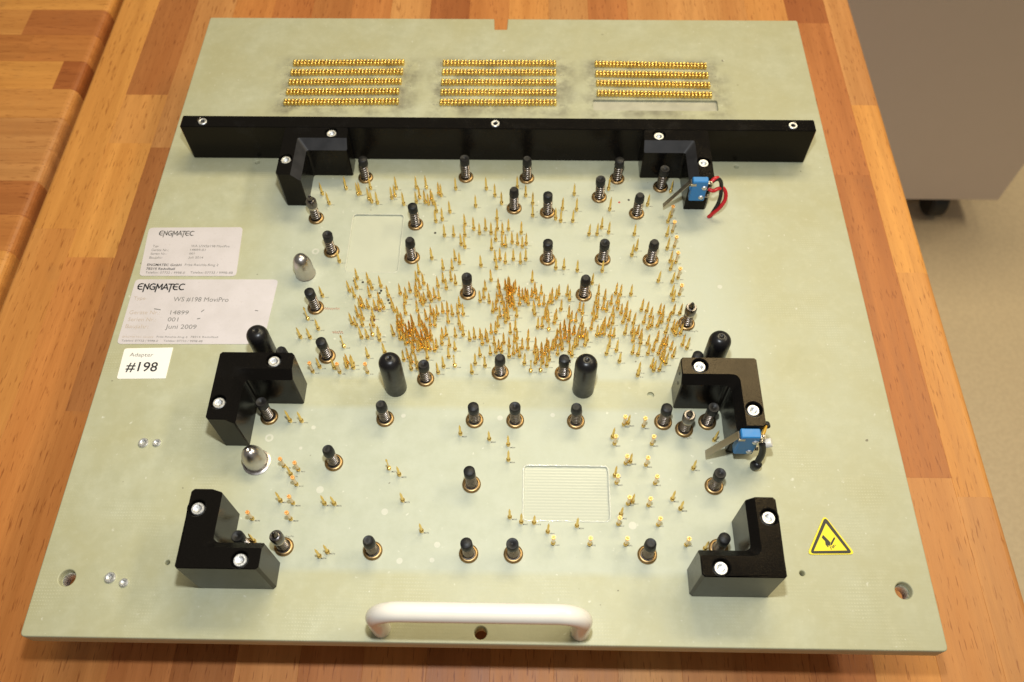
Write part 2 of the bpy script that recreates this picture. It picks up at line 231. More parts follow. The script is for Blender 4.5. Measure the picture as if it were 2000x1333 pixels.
def black_block_material():
    m, nt, b = new_mat('black_anodised')
    co = objcoord(nt)
    f = noise(nt, co, 1500.0, 3, 0.7)
    g = noise(nt, co, 70.0, 4)
    c = mix_rgb(nt, f, (0.003, 0.0028, 0.0026), (0.008, 0.007, 0.0062))
    c = mix_rgb(nt, ramp(nt, g, 0.58, 0.8, 0, 0.45), c, (0.016, 0.016, 0.0165))
    nt.links.new(c, b.inputs['Base Color'])
    nt.links.new(ramp(nt, g, 0.3, 0.7, 0.10, 0.20), b.inputs['Roughness'])
    b.inputs['Specular IOR Level'].default_value = 0.16
    b.inputs['Specular Tint'].default_value = (1.0, 0.80, 0.55, 1)
    nt.links.new(bump(nt, f, 0.6, 0.00012), b.inputs['Normal'])
    return m
M['black'] = black_block_material()

M['black_worn'] = simple('scuffed_black', (0.024, 0.023, 0.024), 0.5, 0.0, 160, 0.6, 0.0, 0.3)

def plate_material():
    m, nt, b = new_mat('glass_fibre_laminate')
    co = objcoord(nt)
    sep = nt.nodes.new('ShaderNodeSeparateXYZ')
    nt.links.new(co, sep.inputs[0])
    X, Y = sep.outputs[0], sep.outputs[1]
    def band(v, lo, hi, soft=0.0018):
        a = ramp(nt, v, lo - soft, lo + soft)
        c = ramp(nt, v, hi - soft, hi + soft, 1.0, 0.0)
        return math_node(nt, 'MULTIPLY', a, c)
    # two fields that were milled smooth
    xin = band(X, -0.121, 0.128, 0.012)
    milled = math_node(nt, 'MULTIPLY', xin, math_node(nt, 'MAXIMUM', band(Y, 0.0315, 0.118), band(Y, 0.1355, 0.2765)))
    milled2 = math_node(nt, 'MULTIPLY', band(X, -0.135, 0.14, 0.016), band(Y, 0.1355, 0.2765))
    milled = math_node(nt, 'MAXIMUM', milled, milled2)
    rough_f = math_node(nt, 'SUBTRACT', 1.0, milled)
    # cloth weave
    def wave(axis, per):
        n = nt.nodes.new('ShaderNodeMath'); n.operation = 'SINE'
        nt.links.new(math_node(nt, 'MULTIPLY', axis, 2 * math.pi / per), n.inputs[0])
        return n.outputs[0]
    nd = nt.nodes.new('ShaderNodeTexNoise'); nd.inputs['Scale'].default_value = 40
    nt.links.new(co, nd.inputs['Vector'])
    xw = math_node(nt, 'ADD', X, math_node(nt, 'MULTIPLY', nd.outputs['Fac'], 0.004))
    yw = math_node(nt, 'ADD', Y, math_node(nt, 'MULTIPLY', nd.outputs['Fac'], 0.002))
    weave = math_node(nt, 'MULTIPLY', math_node(nt, 'ADD', math_node(nt, 'MULTIPLY', wave(xw, 0.00135), 0.45), 0.55), wave(yw, 0.0016))
    patch = ramp(nt, noise(nt, co, 30.0, 4), 0.44, 0.66)
    weave = math_node(nt, 'MULTIPLY', math_node(nt, 'MULTIPLY', weave, patch), rough_f)
    big = noise(nt, co, 22.0, 5, 0.6)
    mid = ramp(nt, noise(nt, co, 85.0, 6, 0.7), 0.34, 0.66)
    blot = ramp(nt, noise(nt, co, 190.0, 4, 0.6), 0.50, 0.70, 0.0, 0.18)
    fine = noise(nt, co, 700.0, 3)
    cm = mix_rgb(nt, mid, (0.436, 0.436, 0.292), (0.498, 0.50, 0.354))
    cm = mix_rgb(nt, ramp(nt, big, 0.35, 0.65), cm, (0.44, 0.425, 0.26))
    cs = mix_rgb(nt, mid, (0.440, 0.459, 0.347), (0.484, 0.502, 0.39))
    cm = mix_rgb(nt, blot, cm, (0.60, 0.59, 0.42))
    c = mix_rgb(nt, milled, cm, cs)
    c = mix_rgb(nt, ramp(nt, weave, 0.25, 0.95, 0.0, 0.36), c, (0.68, 0.67, 0.50))
    # specks: pale bubbles and a few dark crumbs
    sp = noise(nt, co, 330.0, 2)
    c = mix_rgb(nt, ramp(nt, sp, 0.70, 0.78, 0, 0.6), c, (0.72, 0.71, 0.60))
    dk = noise(nt, co, 260.0, 1)
    c = mix_rgb(nt, ramp(nt, dk, 0.795, 0.82, 0, 0.75), c, (0.12, 0.10, 0.07))
    # grime rubbed in around the contact rows
    xb = math_node(nt, 'MAXIMUM', band(X, -0.150, -0.054, 0.006), math_node(nt, 'MAXIMUM', band(X, -0.048, 0.050, 0.006), band(X, 0.056, 0.152, 0.006)))
    dirt_area = math_node(nt, 'MULTIPLY', xb, band(Y, 0.331, 0.387, 0.004))
    dn = ramp(nt, noise(nt, co, 55.0, 5, 0.7), 0.42, 0.72, 0.0, 0.85)
    c = mix_rgb(nt, math_node(nt, 'MULTIPLY', dirt_area, dn), c, (0.12, 0.105, 0.08))
    stain = math_node(nt, 'MULTIPLY', band(X, -0.205, 0.205, 0.01), ramp(nt, noise(nt, co, 15.0, 3), 0.66, 0.8, 0, 0.22))
    c = mix_rgb(nt, stain, c, (0.36, 0.33, 0.20))
    nt.links.new(c, b.inputs['Base Color'])
    r = math_node(nt, 'ADD', ramp(nt, mid, 0.0, 1.0, 0.36, 0.50), math_node(nt, 'MULTIPLY', rough_f, 0.05))
    nt.links.new(r, b.inputs['Roughness'])
    b.inputs['Specular IOR Level'].default_value = 0.42
    h = math_node(nt, 'ADD', math_node(nt, 'MULTIPLY', weave, 0.7), math_node(nt, 'MULTIPLY', fine, 0.5))
    nt.links.new(bump(nt, h, 0.35, 0.00012), b.inputs['Normal'])
    return m
M['plate'] = plate_material()

def pocket_material():
    m, nt, b = new_mat('milled_resin')
    co = objcoord(nt)
    sep = nt.nodes.new('ShaderNodeSeparateXYZ')
    nt.links.new(co, sep.inputs[0])
    n = nt.nodes.new('ShaderNodeMath'); n.operation = 'SINE'
    nt.links.new(math_node(nt, 'MULTIPLY', sep.outputs[1], 2 * math.pi / 0.00155), n.inputs[0])
    g = noise(nt, co, 900, 3)
    c = mix_rgb(nt, ramp(nt, n.outputs[0], -1, 1, 0, 1), (0.474, 0.488, 0.386), (0.488, 0.502, 0.402))
    nt.links.new(c, b.inputs['Base Color'])
    b.inputs['Roughness'].default_value = 0.24
    h = math_node(nt, 'ADD', n.outputs[0], math_node(nt, 'MULTIPLY', g, 1.2))
    nt.links.new(bump(nt, h, 0.09, 0.00010), b.inputs['Normal'])
    return m
M['resin'] = pocket_material()

def wood_material(axis):
    m, nt, b = new_mat('oiled_beech_' + axis)
    tc = nt.nodes.new('ShaderNodeTexCoord')
    info = nt.nodes.new('ShaderNodeObjectInfo')
    add = nt.nodes.new('ShaderNodeVectorMath'); add.operation = 'ADD'
    nt.links.new(tc.outputs['Object'], add.inputs[0])
    cmb = nt.nodes.new('ShaderNodeCombineXYZ')
    for i, k in enumerate((37.0, 91.0, 13.0)):
        nt.links.new(math_node(nt, 'MULTIPLY', info.outputs['Random'], k), cmb.inputs[i])
    nt.links.new(cmb.outputs[0], add.inputs[1])
    def stretched(sx, sy):
        mp = nt.nodes.new('ShaderNodeMapping')
        nt.links.new(add.outputs[0], mp.inputs['Vector'])
        mp.inputs['Scale'].default_value = (sx, sy, sx) if axis == 'y' else (sy, sx, sx)
        return mp.outputs[0]
    grain = noise(nt, stretched(120, 5), 1.0, 6, 0.65)
    broad = noise(nt, stretched(42, 3.2), 1.0, 3, 0.5)
    fleck = noise(nt, stretched(900, 95), 1.0, 2, 0.5)
    pore = noise(nt, stretched(1500, 60), 1.0, 3, 0.6)
    col = info.outputs['Color']
    c = mix_rgb(nt, 1.0, col, mix_rgb(nt, grain, (0.52, 0.44, 0.36), (1.36, 1.42, 1.5)), 'MULTIPLY')
    c = mix_rgb(nt, ramp(nt, broad, 0.35, 0.7, 0.0, 0.6), c, mix_rgb(nt, 1.0, col, (0.74, 0.60, 0.48), 'MULTIPLY'))
    c = mix_rgb(nt, ramp(nt, fleck, 0.60, 0.70, 0, 0.75), c, mix_rgb(nt, 1.0, col, (0.46, 0.33, 0.24), 'MULTIPLY'))
    c = mix_rgb(nt, ramp(nt, pore, 0.5, 0.75, 0, 0.25), c, mix_rgb(nt, 1.0, col, (0.6, 0.5, 0.42), 'MULTIPLY'))
    blot = noise(nt, tc.outputs['Object'], 26.0, 3)
    c = mix_rgb(nt, ramp(nt, blot, 0.62, 0.8, 0, 0.28), c, (0.22, 0.13, 0.075))
    nt.links.new(c, b.inputs['Base Color'])
    nt.links.new(ramp(nt, grain, 0.3, 0.7, 0.42, 0.56), b.inputs['Roughness'])
    b.inputs['Specular IOR Level'].default_value = 0.35
    nt.links.new(bump(nt, math_node(nt, 'ADD', grain, fleck), 0.18, 0.0003), b.inputs['Normal'])
    return m
M['wood_y'] = wood_material('y')
M['wood_x'] = wood_material('x')

# ---------------------------------------------------------------- helpers
def link(name, mesh, mat, parent=None, loc=(0, 0, 0), world_offset=None):
    o = bpy.data.objects.new(name, mesh)
    if mat is not None and len(mesh.materials) == 0:
        mesh.materials.append(M[mat])
    o.location = loc
    C.objects.link(o)
    if parent is not None:
        o.parent = parent
        if parent.type == 'EMPTY':
            o.matrix_parent_inverse = Matrix.Translation(-parent.location)
    return o

def thing(name, label, cat, loc):
    e = bpy.data.objects.new(name, None)
    e.empty_display_size = 0.05
    e.location = loc
    e['label'] = label
    e['category'] = cat
    C.objects.link(e)
    return e

def mesh_from(name, verts, faces, smooth=False):
    me = bpy.data.meshes.new(name)
    me.from_pydata([tuple(v) for v in verts], [], faces)
    me.update()
    if smooth:
        for p in me.polygons:
            p.use_smooth = True
    return me

class Geo:
    """collects pieces of ONE part"""
    def __init__(self):
        self.v, self.f = [], []
    def add(self, verts, faces, off=(0, 0, 0)):
        n = len(self.v)
        self.v += [(x + off[0], y + off[1], z + off[2]) for x, y, z in verts]
        self.f += [tuple(i + n for i in f) for f in faces]
    def lathe(self, prof, n=16, off=(0, 0, 0)):
        vs, fs, ring = [], [], []
        for r, z in prof:
            if r <= 1e-9:
                ring.append([len(vs)] * n); vs.append((0, 0, z))
            else:
                ring.append(list(range(len(vs), len(vs) + n)))
                vs += [(r * math.cos(2 * math.pi * i / n), r * math.sin(2 * math.pi * i / n), z) for i in range(n)]
        for a, b in zip(ring[:-1], ring[1:]):
            for i in range(n):
                q = [a[i], a[(i + 1) % n], b[(i + 1) % n], b[i]]
                q = [k for j, k in enumerate(q) if k not in q[:j]]
                if len(q) > 2:
                    fs.append(tuple(q))
        self.add(vs, fs, off)
    def box(self, lo, hi):
        x0, y0, z0 = lo; x1, y1, z1 = hi
        vs = [(x0, y0, z0), (x1, y0, z0), (x1, y1, z0), (x0, y1, z0), (x0, y0, z1), (x1, y0, z1), (x1, y1, z1), (x0, y1, z1)]
        self.add(vs, [(3, 2, 1, 0), (4, 5, 6, 7), (0, 1, 5, 4), (1, 2, 6, 5), (2, 3, 7, 6), (3, 0, 4, 7)])
    def prism(self, poly, z0, z1):
        n = len(poly)
        vs = [(x, y, z0) for x, y in poly] + [(x, y, z1) for x, y in poly]
        self.add(vs, [tuple(reversed(range(n))), tuple(range(n, 2 * n))] + [(i, (i + 1) % n, n + (i + 1) % n, n + i) for i in range(n)])
    def mesh(self, name, smooth=False, angle=None):
        me = mesh_from(name, self.v, self.f, smooth)
        bm = bmesh.new(); bm.from_mesh(me)
        bmesh.ops.recalc_face_normals(bm, faces=bm.faces)
        if angle:
            for e in bm.edges:
                if len(e.link_faces) == 2 and e.calc_face_angle(0) > math.radians(angle):
                    e.smooth = False
        bm.to_mesh(me); bm.free()
        return me

def evaluated_mesh(o, name):
    dg = bpy.context.evaluated_depsgraph_get()
    me = bpy.data.meshes.new_from_object(o.evaluated_get(dg))
    me.name = name
    data = o.data
    bpy.data.objects.remove(o)
    return me

def temp(mesh):
    o = bpy.data.objects.new('temp', mesh)
    C.objects.link(o)
    return o

def flat_shape(name, loops, z0, z1, bevel=0.0):
    """a sheet with holes: closed outlines filled and given thickness (metres)"""
    cu = bpy.data.curves.new(name, 'CURVE')
    cu.dimensions = '2D'
    cu.fill_mode = 'BOTH'
    cu.extrude = max((z1 - z0) / 2 - bevel, 0)
    cu.bevel_depth = bevel
    cu.bevel_resolution = 1
    cu.offset = -bevel
    for lp in loops:
        s = cu.splines.new('POLY')
        s.points.add(len(lp) - 1)
        for p, (x, y) in zip(s.points, lp):
            p.co = (x, y, 0, 1)
        s.use_cyclic_u = True
    me = evaluated_mesh(temp(cu), name)
    me.transform(Matrix.Translation((0, 0, (z0 + z1) / 2)))
    return me

def circle(x, y, r, n=24):
    return [(x + r * math.cos(2 * math.pi * i / n), y + r * math.sin(2 * math.pi * i / n)) for i in range(n)]

def round_poly(pts, r, seg=5):
    """rounds the corners of a polygon"""
    out = []
    n = len(pts)
    rs = r if isinstance(r, (list, tuple)) else [r] * n
    for i in range(n):
        p = Vector(pts[i]); a = Vector(pts[i - 1]); b = Vector(pts[(i + 1) % n])
        rr = rs[i]
        if rr <= 0:
            out.append(tuple(p)); continue
        da, db = (a - p).normalized(), (b - p).normalized()
        ang = da.angle(db)
        t = min(rr / math.tan(ang / 2), (a - p).length * 0.45, (b - p).length * 0.45)
        p0, p1 = p + da * t, p + db * t
        for k in range(seg + 1):
            u = k / seg
            out.append(tuple(p0 * (1 - u) ** 2 + p * 2 * u * (1 - u) + p1 * u ** 2))
    return out

def rect(x0, y0, x1, y1):
    return [(x0, y0), (x1, y0), (x1, y1), (x0, y1)]

def boolean(mesh, cutters, name, bevel=0.0):
    o = temp(mesh)
    cs = []
    for c in cutters:
        co = temp(c)
        cs.append(co)
        md = o.modifiers.new('cut', 'BOOLEAN')
        md.operation = 'DIFFERENCE'
        md.solver = 'EXACT'
        md.object = co
    if bevel:
        bv = o.modifiers.new('edge', 'BEVEL')
        bv.width = bevel
        bv.segments = 1
        bv.limit_method = 'ANGLE'
        bv.angle_limit = math.radians(62)
    me = evaluated_mesh(o, name)
    for c in cs:
        bpy.data.objects.remove(c)
    return me

def tube(name, pts, r, n=5, bez=True):
    cu = bpy.data.curves.new(name, 'CURVE')
    cu.dimensions = '3D'
    cu.bevel_depth = r
    cu.bevel_resolution = n
    cu.use_fill_caps = True
    if bez:
        s = cu.splines.new('BEZIER')
        s.bezier_points.add(len(pts) - 1)
        for p, q in zip(s.bezier_points, pts):
            p.co = q
            p.handle_left_type = p.handle_right_type = 'AUTO'
        s.resolution_u = 8
    else:
        s = cu.splines.new('POLY')
        s.points.add(len(pts) - 1)
        for p, q in zip(s.points, pts):
            p.co = (*q, 1)
    me = evaluated_mesh(temp(cu), name)
    for p in me.polygons:
        p.use_smooth = True
    return me

def smooth_all(me):
    for p in me.polygons:
        p.use_smooth = True
    return me

def text_geo(geo, text, x, y, w, h, z, bold=False):
    """lettering as flat outlines: left end, base line, width and capital height in metres"""
    cu = bpy.data.curves.new('text', 'FONT')
    cu.body = text
    cu.size = 1.0
    cu.resolution_u = 3
    if bold:
        cu.offset = 0.012
    me = evaluated_mesh(temp(cu), 'text')
    if not me.vertices:
        return
    xs = [v.co.x for v in me.vertices]
    x0, x1 = min(xs), max(xs)
    k = w / (x1 - x0)
    kh = h / 0.72
    geo.add([(x + (v.co.x - x0) * k, y + v.co.y * kh, z) for v in me.vertices], [tuple(p.vertices) for p in me.polygons])
    bpy.data.meshes.remove(me)

def ribbon(geo, pts, w, z):
    for (ax, ay), (bx, by) in zip(pts[:-1], pts[1:]):
        d = Vector((bx - ax, by - ay))
        if d.length < 1e-9:
            continue
        d.normalize()
        nx, ny = -d.y * w / 2, d.x * w / 2
        ex, ey = d.x * w * 0.35, d.y * w * 0.35
        geo.add([(ax - ex + nx, ay - ey + ny, z), (ax - ex - nx, ay - ey - ny, z), (bx + ex - nx, by + ey - ny, z), (bx + ex + nx, by + ey + ny, z)], [(0, 1, 2, 3)])

# ================================================================ the setting
TABLE_Z = -0.050
FLOOR_Z = -0.780
fm = Geo()
fm.add([(-4, -3, FLOOR_Z), (4, -3, FLOOR_Z), (4, 6, FLOOR_Z), (-4, 6, FLOOR_Z)], [(0, 1, 2, 3)])
fo = link('floor', fm.mesh('floor'), 'floor')
fo['kind'] = 'structure'

# ---- bench tops of glued staves
def stave_mesh(w, l, t, round_neg=0.0, round_pos=0.0):
    """stave along y, its top at z=0; the outer edge of the bench can be rounded"""
    def corner(cx, cz, r, a0, a1):
        return [(cx + r * math.cos(math.radians(a0 + (a1 - a0) * i / 6)), cz + r * math.sin(math.radians(a0 + (a1 - a0) * i / 6))) for i in range(7)]
    e = 0.00012
    prof = [(0, -t)]
    prof += [(w, -t)]
    prof += corner(w - round_pos, -round_pos, round_pos, 0, 90) if round_pos else [(w, -e), (w - e, 0)]
    prof += corner(round_neg, -round_neg, round_neg, 90, 180) if round_neg else [(e, 0), (0, -e)]
    n = len(prof)
    vs = [(x, 0, z) for x, z in prof] + [(x, l, z) for x, z in prof]
    g = Geo()
    g.add(vs, [tuple(range(n)), tuple(reversed(range(n, 2 * n)))] + [(i, n + i, n + (i + 1) % n, (i + 1) % n) for i in range(n)])
    return g.mesh('plank', False)

def wood_tone(rng):
    base = rng.choice([(0.53, 0.225, 0.066), (0.49, 0.19, 0.052), (0.55, 0.25, 0.074), (0.45, 0.165, 0.045), (0.57, 0.27, 0.085)])
    k = rng.uniform(1.02, 1.28)
    return (base[0] * k, base[1] * k, base[2] * k, 1)

TAN = (0.694, 0.316, 0.085, 1); GOLD = (0.774, 0.361, 0.088, 1); RED = (0.521, 0.192, 0.053, 1); BROWN = (0.457, 0.176, 0.051, 1); MID = (0.620, 0.248, 0.065, 1); DARK = (0.423, 0.136, 0.034, 1); PALE = (0.807, 0.403, 0.130, 1); GREYTAN = (0.645, 0.304, 0.100, 1)
bench = thing('workbench', 'beech block workbench with glued staves under the pale green plate', 'workbench', (-0.02, 0.3, FLOOR_Z))
rng = random.Random(3)
lanes = [(-0.317, -0.285)] + [(-0.285 + 0.032 * i, -0.253 + 0.032 * i) for i in range(17)] + [(0.259, 0.2815)]
# cuts in the staves that show in the photograph, from the near end to the far end, with their tones
SEEN = {0: ([-0.16, 0.02, 0.275, 0.62], [MID, TAN, GOLD, GOLD]),
        1: ([-0.16, 0.02, 0.251, 0.354, 0.404, 0.66], [RED, MID, GOLD, TAN, BROWN, MID]),
        2: ([-0.16, 0.138, 0.350, 0.60], [MID, BROWN, GREYTAN, MID]),
        3: ([-0.16, 0.045, 0.33, 0.62], [MID, RED, MID, MID]),
        8: ([-0.16, 0.10, 0.41, 0.64], [MID, RED, DARK, MID]),
        9: ([-0.16, 0.15, 0.39, 0.7], [RED, MID, MID, TAN]),
        10: ([-0.16, 0.03, 0.35, 0.6], [MID, RED, TAN, PALE]),
        16: ([-0.16, 0.06, 0.40, 0.66], [TAN, MID, TAN, RED]),
        17: ([-0.16, 0.103, 0.329, 0.490, 0.70], [GREYTAN, RED, RED, DARK, MID]),
        18: ([-0.16, 0.092, 0.245, 0.398, 0.70], [GREYTAN, TAN, GOLD, GREYTAN, TAN])}
for i, (x0, x1) in enumerate(lanes):
    if i in SEEN:
        cuts, tones = SEEN[i]
        cuts = cuts + [0.85]
        tones = list(tones) + [MID] * 3
    else:
        cuts = [-0.16]
        while cuts[-1] < 0.85:
            cuts.append(min(0.85, cuts[-1] + rng.uniform(0.17, 0.33)))
        tones = [wood_tone(rng) for _ in cuts]
    for a, b_, tone in zip(cuts[:-1], cuts[1:], tones):
        me = stave_mesh(x1 - x0, b_ - a, 0.035, 0.004 if i == 0 else 0, 0.006 if i == 18 else 0)
        p = link('plank', me, 'wood_y', bench, (x0, a, TABLE_Z + rng.uniform(-0.00012, 0.0)))
        k = rng.uniform(0.94, 1.06)
        p.color = (tone[0] * k, tone[1] * k, tone[2] * k, 1)
g = Geo()
for lx in (-0.295, 0.20):
    for ly in (-0.12, 0.78):
        g2 = Geo(); g2.box((lx, ly, FLOOR_Z), (lx + 0.06, ly + 0.06, TABLE_Z - 0.035))
        lo = link('leg', g2.mesh('leg'), 'wood_y', bench)
        lo.color = MID

side = thing('side_workbench', 'second beech bench along the left with staves running crosswise', 'workbench', (-0.55, 0.35, FLOOR_Z))
y = -0.02
tones = [GOLD, TAN, BROWN, MID, RED, GOLD, TAN, GREYTAN, TAN, GOLD, MID]
TONE_Y = [(0.36, GREYTAN), (0.391, TAN), (0.422, DARK), (0.453, MID), (0.484, RED), (0.515, GOLD), (0.56, TAN)]
k = 0
while y < 0.85:
    cutx = [-0.327, -0.345 - rng.uniform(0.02, 0.25), -0.62 - rng.uniform(0, 0.1), -0.85]
    if 0.39 < y < 0.42:
        cutx[1] = -0.346
    if 0.45 < y < 0.47:
        cutx[1] = -0.352
    tone = next((t for yy, t in TONE_Y if abs(yy - y) < 0.016), None)
    for a, b_ in zip(cutx[:-1], cutx[1:]):
        # built along y, then turned so that it runs along -x
        me = stave_mesh(0.031, a - b_, 0.035)
        if a == -0.327:
            bm = bmesh.new(); bm.from_mesh(me)
            es = [e for e in bm.edges if all(abs(v.co.y) < 1e-6 and v.co.z > -0.001 for v in e.verts)]
            bmesh.ops.bevel(bm, geom=es, offset=0.005, segments=4, affect='EDGES', profile=0.5)
            bm.to_mesh(me); bm.free()
        me.transform(Matrix.Rotation(math.radians(90), 4, 'Z'))
        p = link('plank', me, 'wood_x', side, (a, y, TABLE_Z - 0.004 + rng.uniform(-0.0001, 0)))
        t = tone if (tone and a == -0.327) else rng.choice(tones)
        kk = rng.uniform(0.92, 1.0)
        p.color = (t[0] * kk, t[1] * kk, t[2] * kk, 1)
    y += 0.031
for ly in (0.0, 0.78):
    for lx in (-0.42, -0.80):
        g2 = Geo(); g2.box((lx, ly, FLOOR_Z), (lx + 0.06, ly + 0.06, TABLE_Z - 0.040))
        link('leg', g2.mesh('leg'), 'wood_y', side).color = MID

# ---- grey pedestal cabinet on castors
cab = thing('pedestal_cabinet', 'grey lacquered pedestal cabinet on black castors beyond the bench', 'cabinet', (0.62, 1.15, FLOOR_Z))
g = Geo(); g.box((0.38, 0.884, FLOOR_Z + 0.064), (0.824, 1.42, FLOOR_Z + 0.66))
body = boolean(g.mesh('cabinet_body'), [], 'cabinet_body', 0.003)
link('body', body, 'cabinet', cab)
for cx, cy in ((0.738, 0.918), (0.45, 0.918), (0.77, 1.36), (0.45, 1.36)):
    g = Geo()
    g.lathe([(0.0, -0.015), (0.026, -0.015), (0.030, -0.011), (0.030, 0.011), (0.026, 0.015), (0.0, 0.015)], 24)
    me = g.mesh('castor_wheel'); me.transform(Matrix.Rotation(math.radians(90), 4, 'Y') )
    g2 = Geo()
    g2.box((-0.019, -0.012, 0.010), (0.019, 0.022, 0.034)); g2.lathe([(0.006, 0.03), (0.006, 0.045)], 10)
    c0 = link('castor', g2.mesh('castor_fork'), 'castor', cab, (cx, cy, FLOOR_Z + 0.0302))
    link('wheel', me, 'castor', c0)

# ================================================================ the test fixture
FX = thing('test_fixture', 'pale green laminate test plate covered with gold spring probes and black corner guides', 'test fixture', (0, 0.215, TABLE_Z))

# ---- base plate
mm = lambda pts: [(x * MM, y * MM) for x, y in pts]
NOTCH = [(-5.6, 429), (-5.2, 417.6), (3.6, 417.6), (4.0, 429)]
outer = round_poly([(-210, -0.7), (210, -0.7), (210, 429)], 2.2) + NOTCH[::-1] + round_poly([(-210, 429), (-210, -0.7)], 0)
outer = round_poly([(-210, -0.7), (210, -0.7), (210, 429)] + NOTCH[::-1] + [(-210, 429)], [2.4, 2.4, 1.5, 0, 0.8, 0.8, 0, 1.5])
loops = [mm(outer)]
for hx, hy, hr in ((-196, 26.2, 3.9), (196, 26.2, 3.9), (0, 4.2, 2.9), (-150.2, 34.2, 1.1), (150.2, 33.6, 1.2), (-151.8, 289.8, 1.3), (150.1, 289.3, 1.3)):
    loops.append(mm(circle(hx, hy, hr, 28)))
plate = flat_shape('plate', loops, -0.010, 0.0, 0.0006)
def pocket_cut(x0, y0, x1, y1, d, r):
    g = Geo(); g.prism(mm(round_poly(rect(x0, y0, x1, y1), r, 5)), -d * MM, 0.004)
    return g.mesh('cut')
g_hole = Geo(); g_hole.lathe([(0, -0.0016), (0.0019, -0.0016), (0.0019, 0.003), (0, 0.003)], 24, (0.0855, 0.127, 0))
plate = boolean(plate, [pocket_cut(-86.3, 205.0, -55.0, 248.6, 1.1, 3.0), pocket_cut(18.4, 57.2, 61.6, 86.6, 0.8, 2.6), pocket_cut(62.0, 337.9, 144.4, 347.9, 1.6, 1.5), g_hole.mesh('cut')], 'base_plate')
link('base_plate', plate, 'plate', FX)
# glossy milled floor of the near pocket
link('pocket_floor', flat_shape('pocket_floor', [mm(round_poly(rect(18.7, 57.5, 61.3, 86.3), 2.4))], -0.00079, -0.00070), 'resin', FX)
link('pocket_floor', flat_shape('pocket_floor', [mm(round_poly(rect(62.3, 338.2, 144.1, 347.6), 1.4))], -0.00158, -0.00148), 'groove', FX)
# wobbly beads added round the two windows to give their edges highlights
def rim(x0, y0, x1, y1, r, wob, mat, seed):
    q = random.Random(seed)
    pts = round_poly(rect(x0, y0, x1, y1), 2.6, 5)
    dense = []
    for a, b_ in zip(pts, pts[1:] + pts[:1]):
        n = max(1, int(math.dist(a, b_) / 1.2))
        dense += [(a[0] + (b_[0] - a[0]) * i / n, a[1] + (b_[1] - a[1]) * i / n) for i in range(n)]
    dense.append(dense[0])
    me = tube('window_rim_highlight', [((x + q.uniform(-wob, wob)) * MM, (y_ + q.uniform(-wob, wob)) * MM, -0.0003 + q.uniform(-.0001, .0001)) for x, y_ in dense], r * MM, 2, False)
    link('window_rim_highlight', me, mat, FX)
rim(18.6, 57.4, 61.4, 86.4, 0.62, 0.14, 'rim', 5)
rim(-86.1, 205.2, -55.2, 248.4, 0.42, 0.05, 'rim_soft', 6)
link('pocket_floor', flat_shape('pocket_floor', [mm(round_poly(rect(-86.0, 205.3, -55.3, 248.3), 2.8))], -0.00109, -0.00102), 'window_floor', FX)
# standoffs under the plate
for sx in (-1, 1):
    for sy in (0.045, 0.385):
        g = Geo(); g.lathe([(0, TABLE_Z + 0.0003), (0.008, TABLE_Z + 0.0003), (0.008, -0.0101), (0, -0.0101)], 16, (sx * 0.16, sy, 0))
        link('standoff', g.mesh('standoff'), 'black', FX)
# steel bushes in the two corner holes, second laminate lip below
for sx in (-1, 1):
    g = Geo(); g.lathe([(0.0039, -0.0102), (0.0039, -0.0040), (0.0034, -0.0036), (0.0031, -0.0040), (0.0031, -0.0102)], 28, (sx * 0.196, 0.0262, 0))
    link('bush', g.mesh('bush', True, 40), 'zinc', FX)
# filled holes and pale rings in the laminate
for i, (x, y_, r) in enumerate(((-22.3, 44.7, 1.5), (-49.1, 60.8, 1.7), (-39.7, 36.6, 1.5), (-24.3, 37.2, 1.2), (-90.4, 105.7, 1.2), (-95.3, 94.0, .9), (-82.4, 71.7, 1.9), (129.6, 197.2, 1.4), (6.2, 112.5, 1.5), (33.6, 114.6, 1.2), (71.9, 55.6, 2.0), (-44.3, 113.1, 1.2))):
    link('filled_hole', flat_shape('filled_hole', [mm(circle(x, y_, r, 14))], 0.00001, 0.00004), 'plug', FX)
for x, y_ in ((-112.4, 99.5), (-105.1, 219.7)):
    link('drill_ring', flat_shape('drill_ring', [mm(circle(x, y_, 2.2, 24)), mm(circle(x, y_, 1.1, 18))], 0.00001, 0.00005), 'plug', FX)
for x, y_ in DOTS:
    link('drill_hole_shade', flat_shape('drill_hole_shade', [mm(circle(x, y_, 0.75, 10))], 0.00001, 0.00004), 'dark', FX)  # flat dark disc, the shade of a drilled hole put in as colour
for x, y_ in RED_DOTS:
    link('red_mark', flat_shape('red_mark', [mm(circle(x, y_, 0.7, 9))], 0.00001, 0.00005), 'red_dot', FX)

# ---- screws
def screw_geo(r, h, hexr):
    n = 24
    g = Geo()
    def ring(rad, z):
        return [(rad * math.cos(2 * math.pi * i / n), rad * math.sin(2 * math.pi * i / n), z) for i in range(n)]
    def hexring(rad, z):
        out = []
        for i in range(n):
            a = 2 * math.pi * i / n
            k = rad * math.cos(math.pi / 6) / math.cos((a % (math.pi / 3)) - math.pi / 6)
            out.append((k * math.cos(a), k * math.sin(a), z))
        return out
    rings = [ring(r, -h), ring(r, -0.0003), ring(r - 0.0003, 0), ring(hexr * 1.22, 0.0), hexring(hexr * 1.02, -0.0002), hexring(hexr, -h * 0.62)]
    vs = [v for rg in rings for v in rg]
    fs = []
    for a in range(len(rings) - 1):
        for i in range(n):
            fs.append((a * n + i, a * n + (i + 1) % n, (a + 1) * n + (i + 1) % n, (a + 1) * n + i))
    fs.append(tuple(range((len(rings) - 1) * n, len(rings) * n)))
    g.add(vs, fs)
    return g.mesh('screw', True, 14)
SCREW6 = screw_geo(0.0030, 0.003, 0.00155)
SCREW5 = screw_geo(0.0027, 0.003, 0.0014)
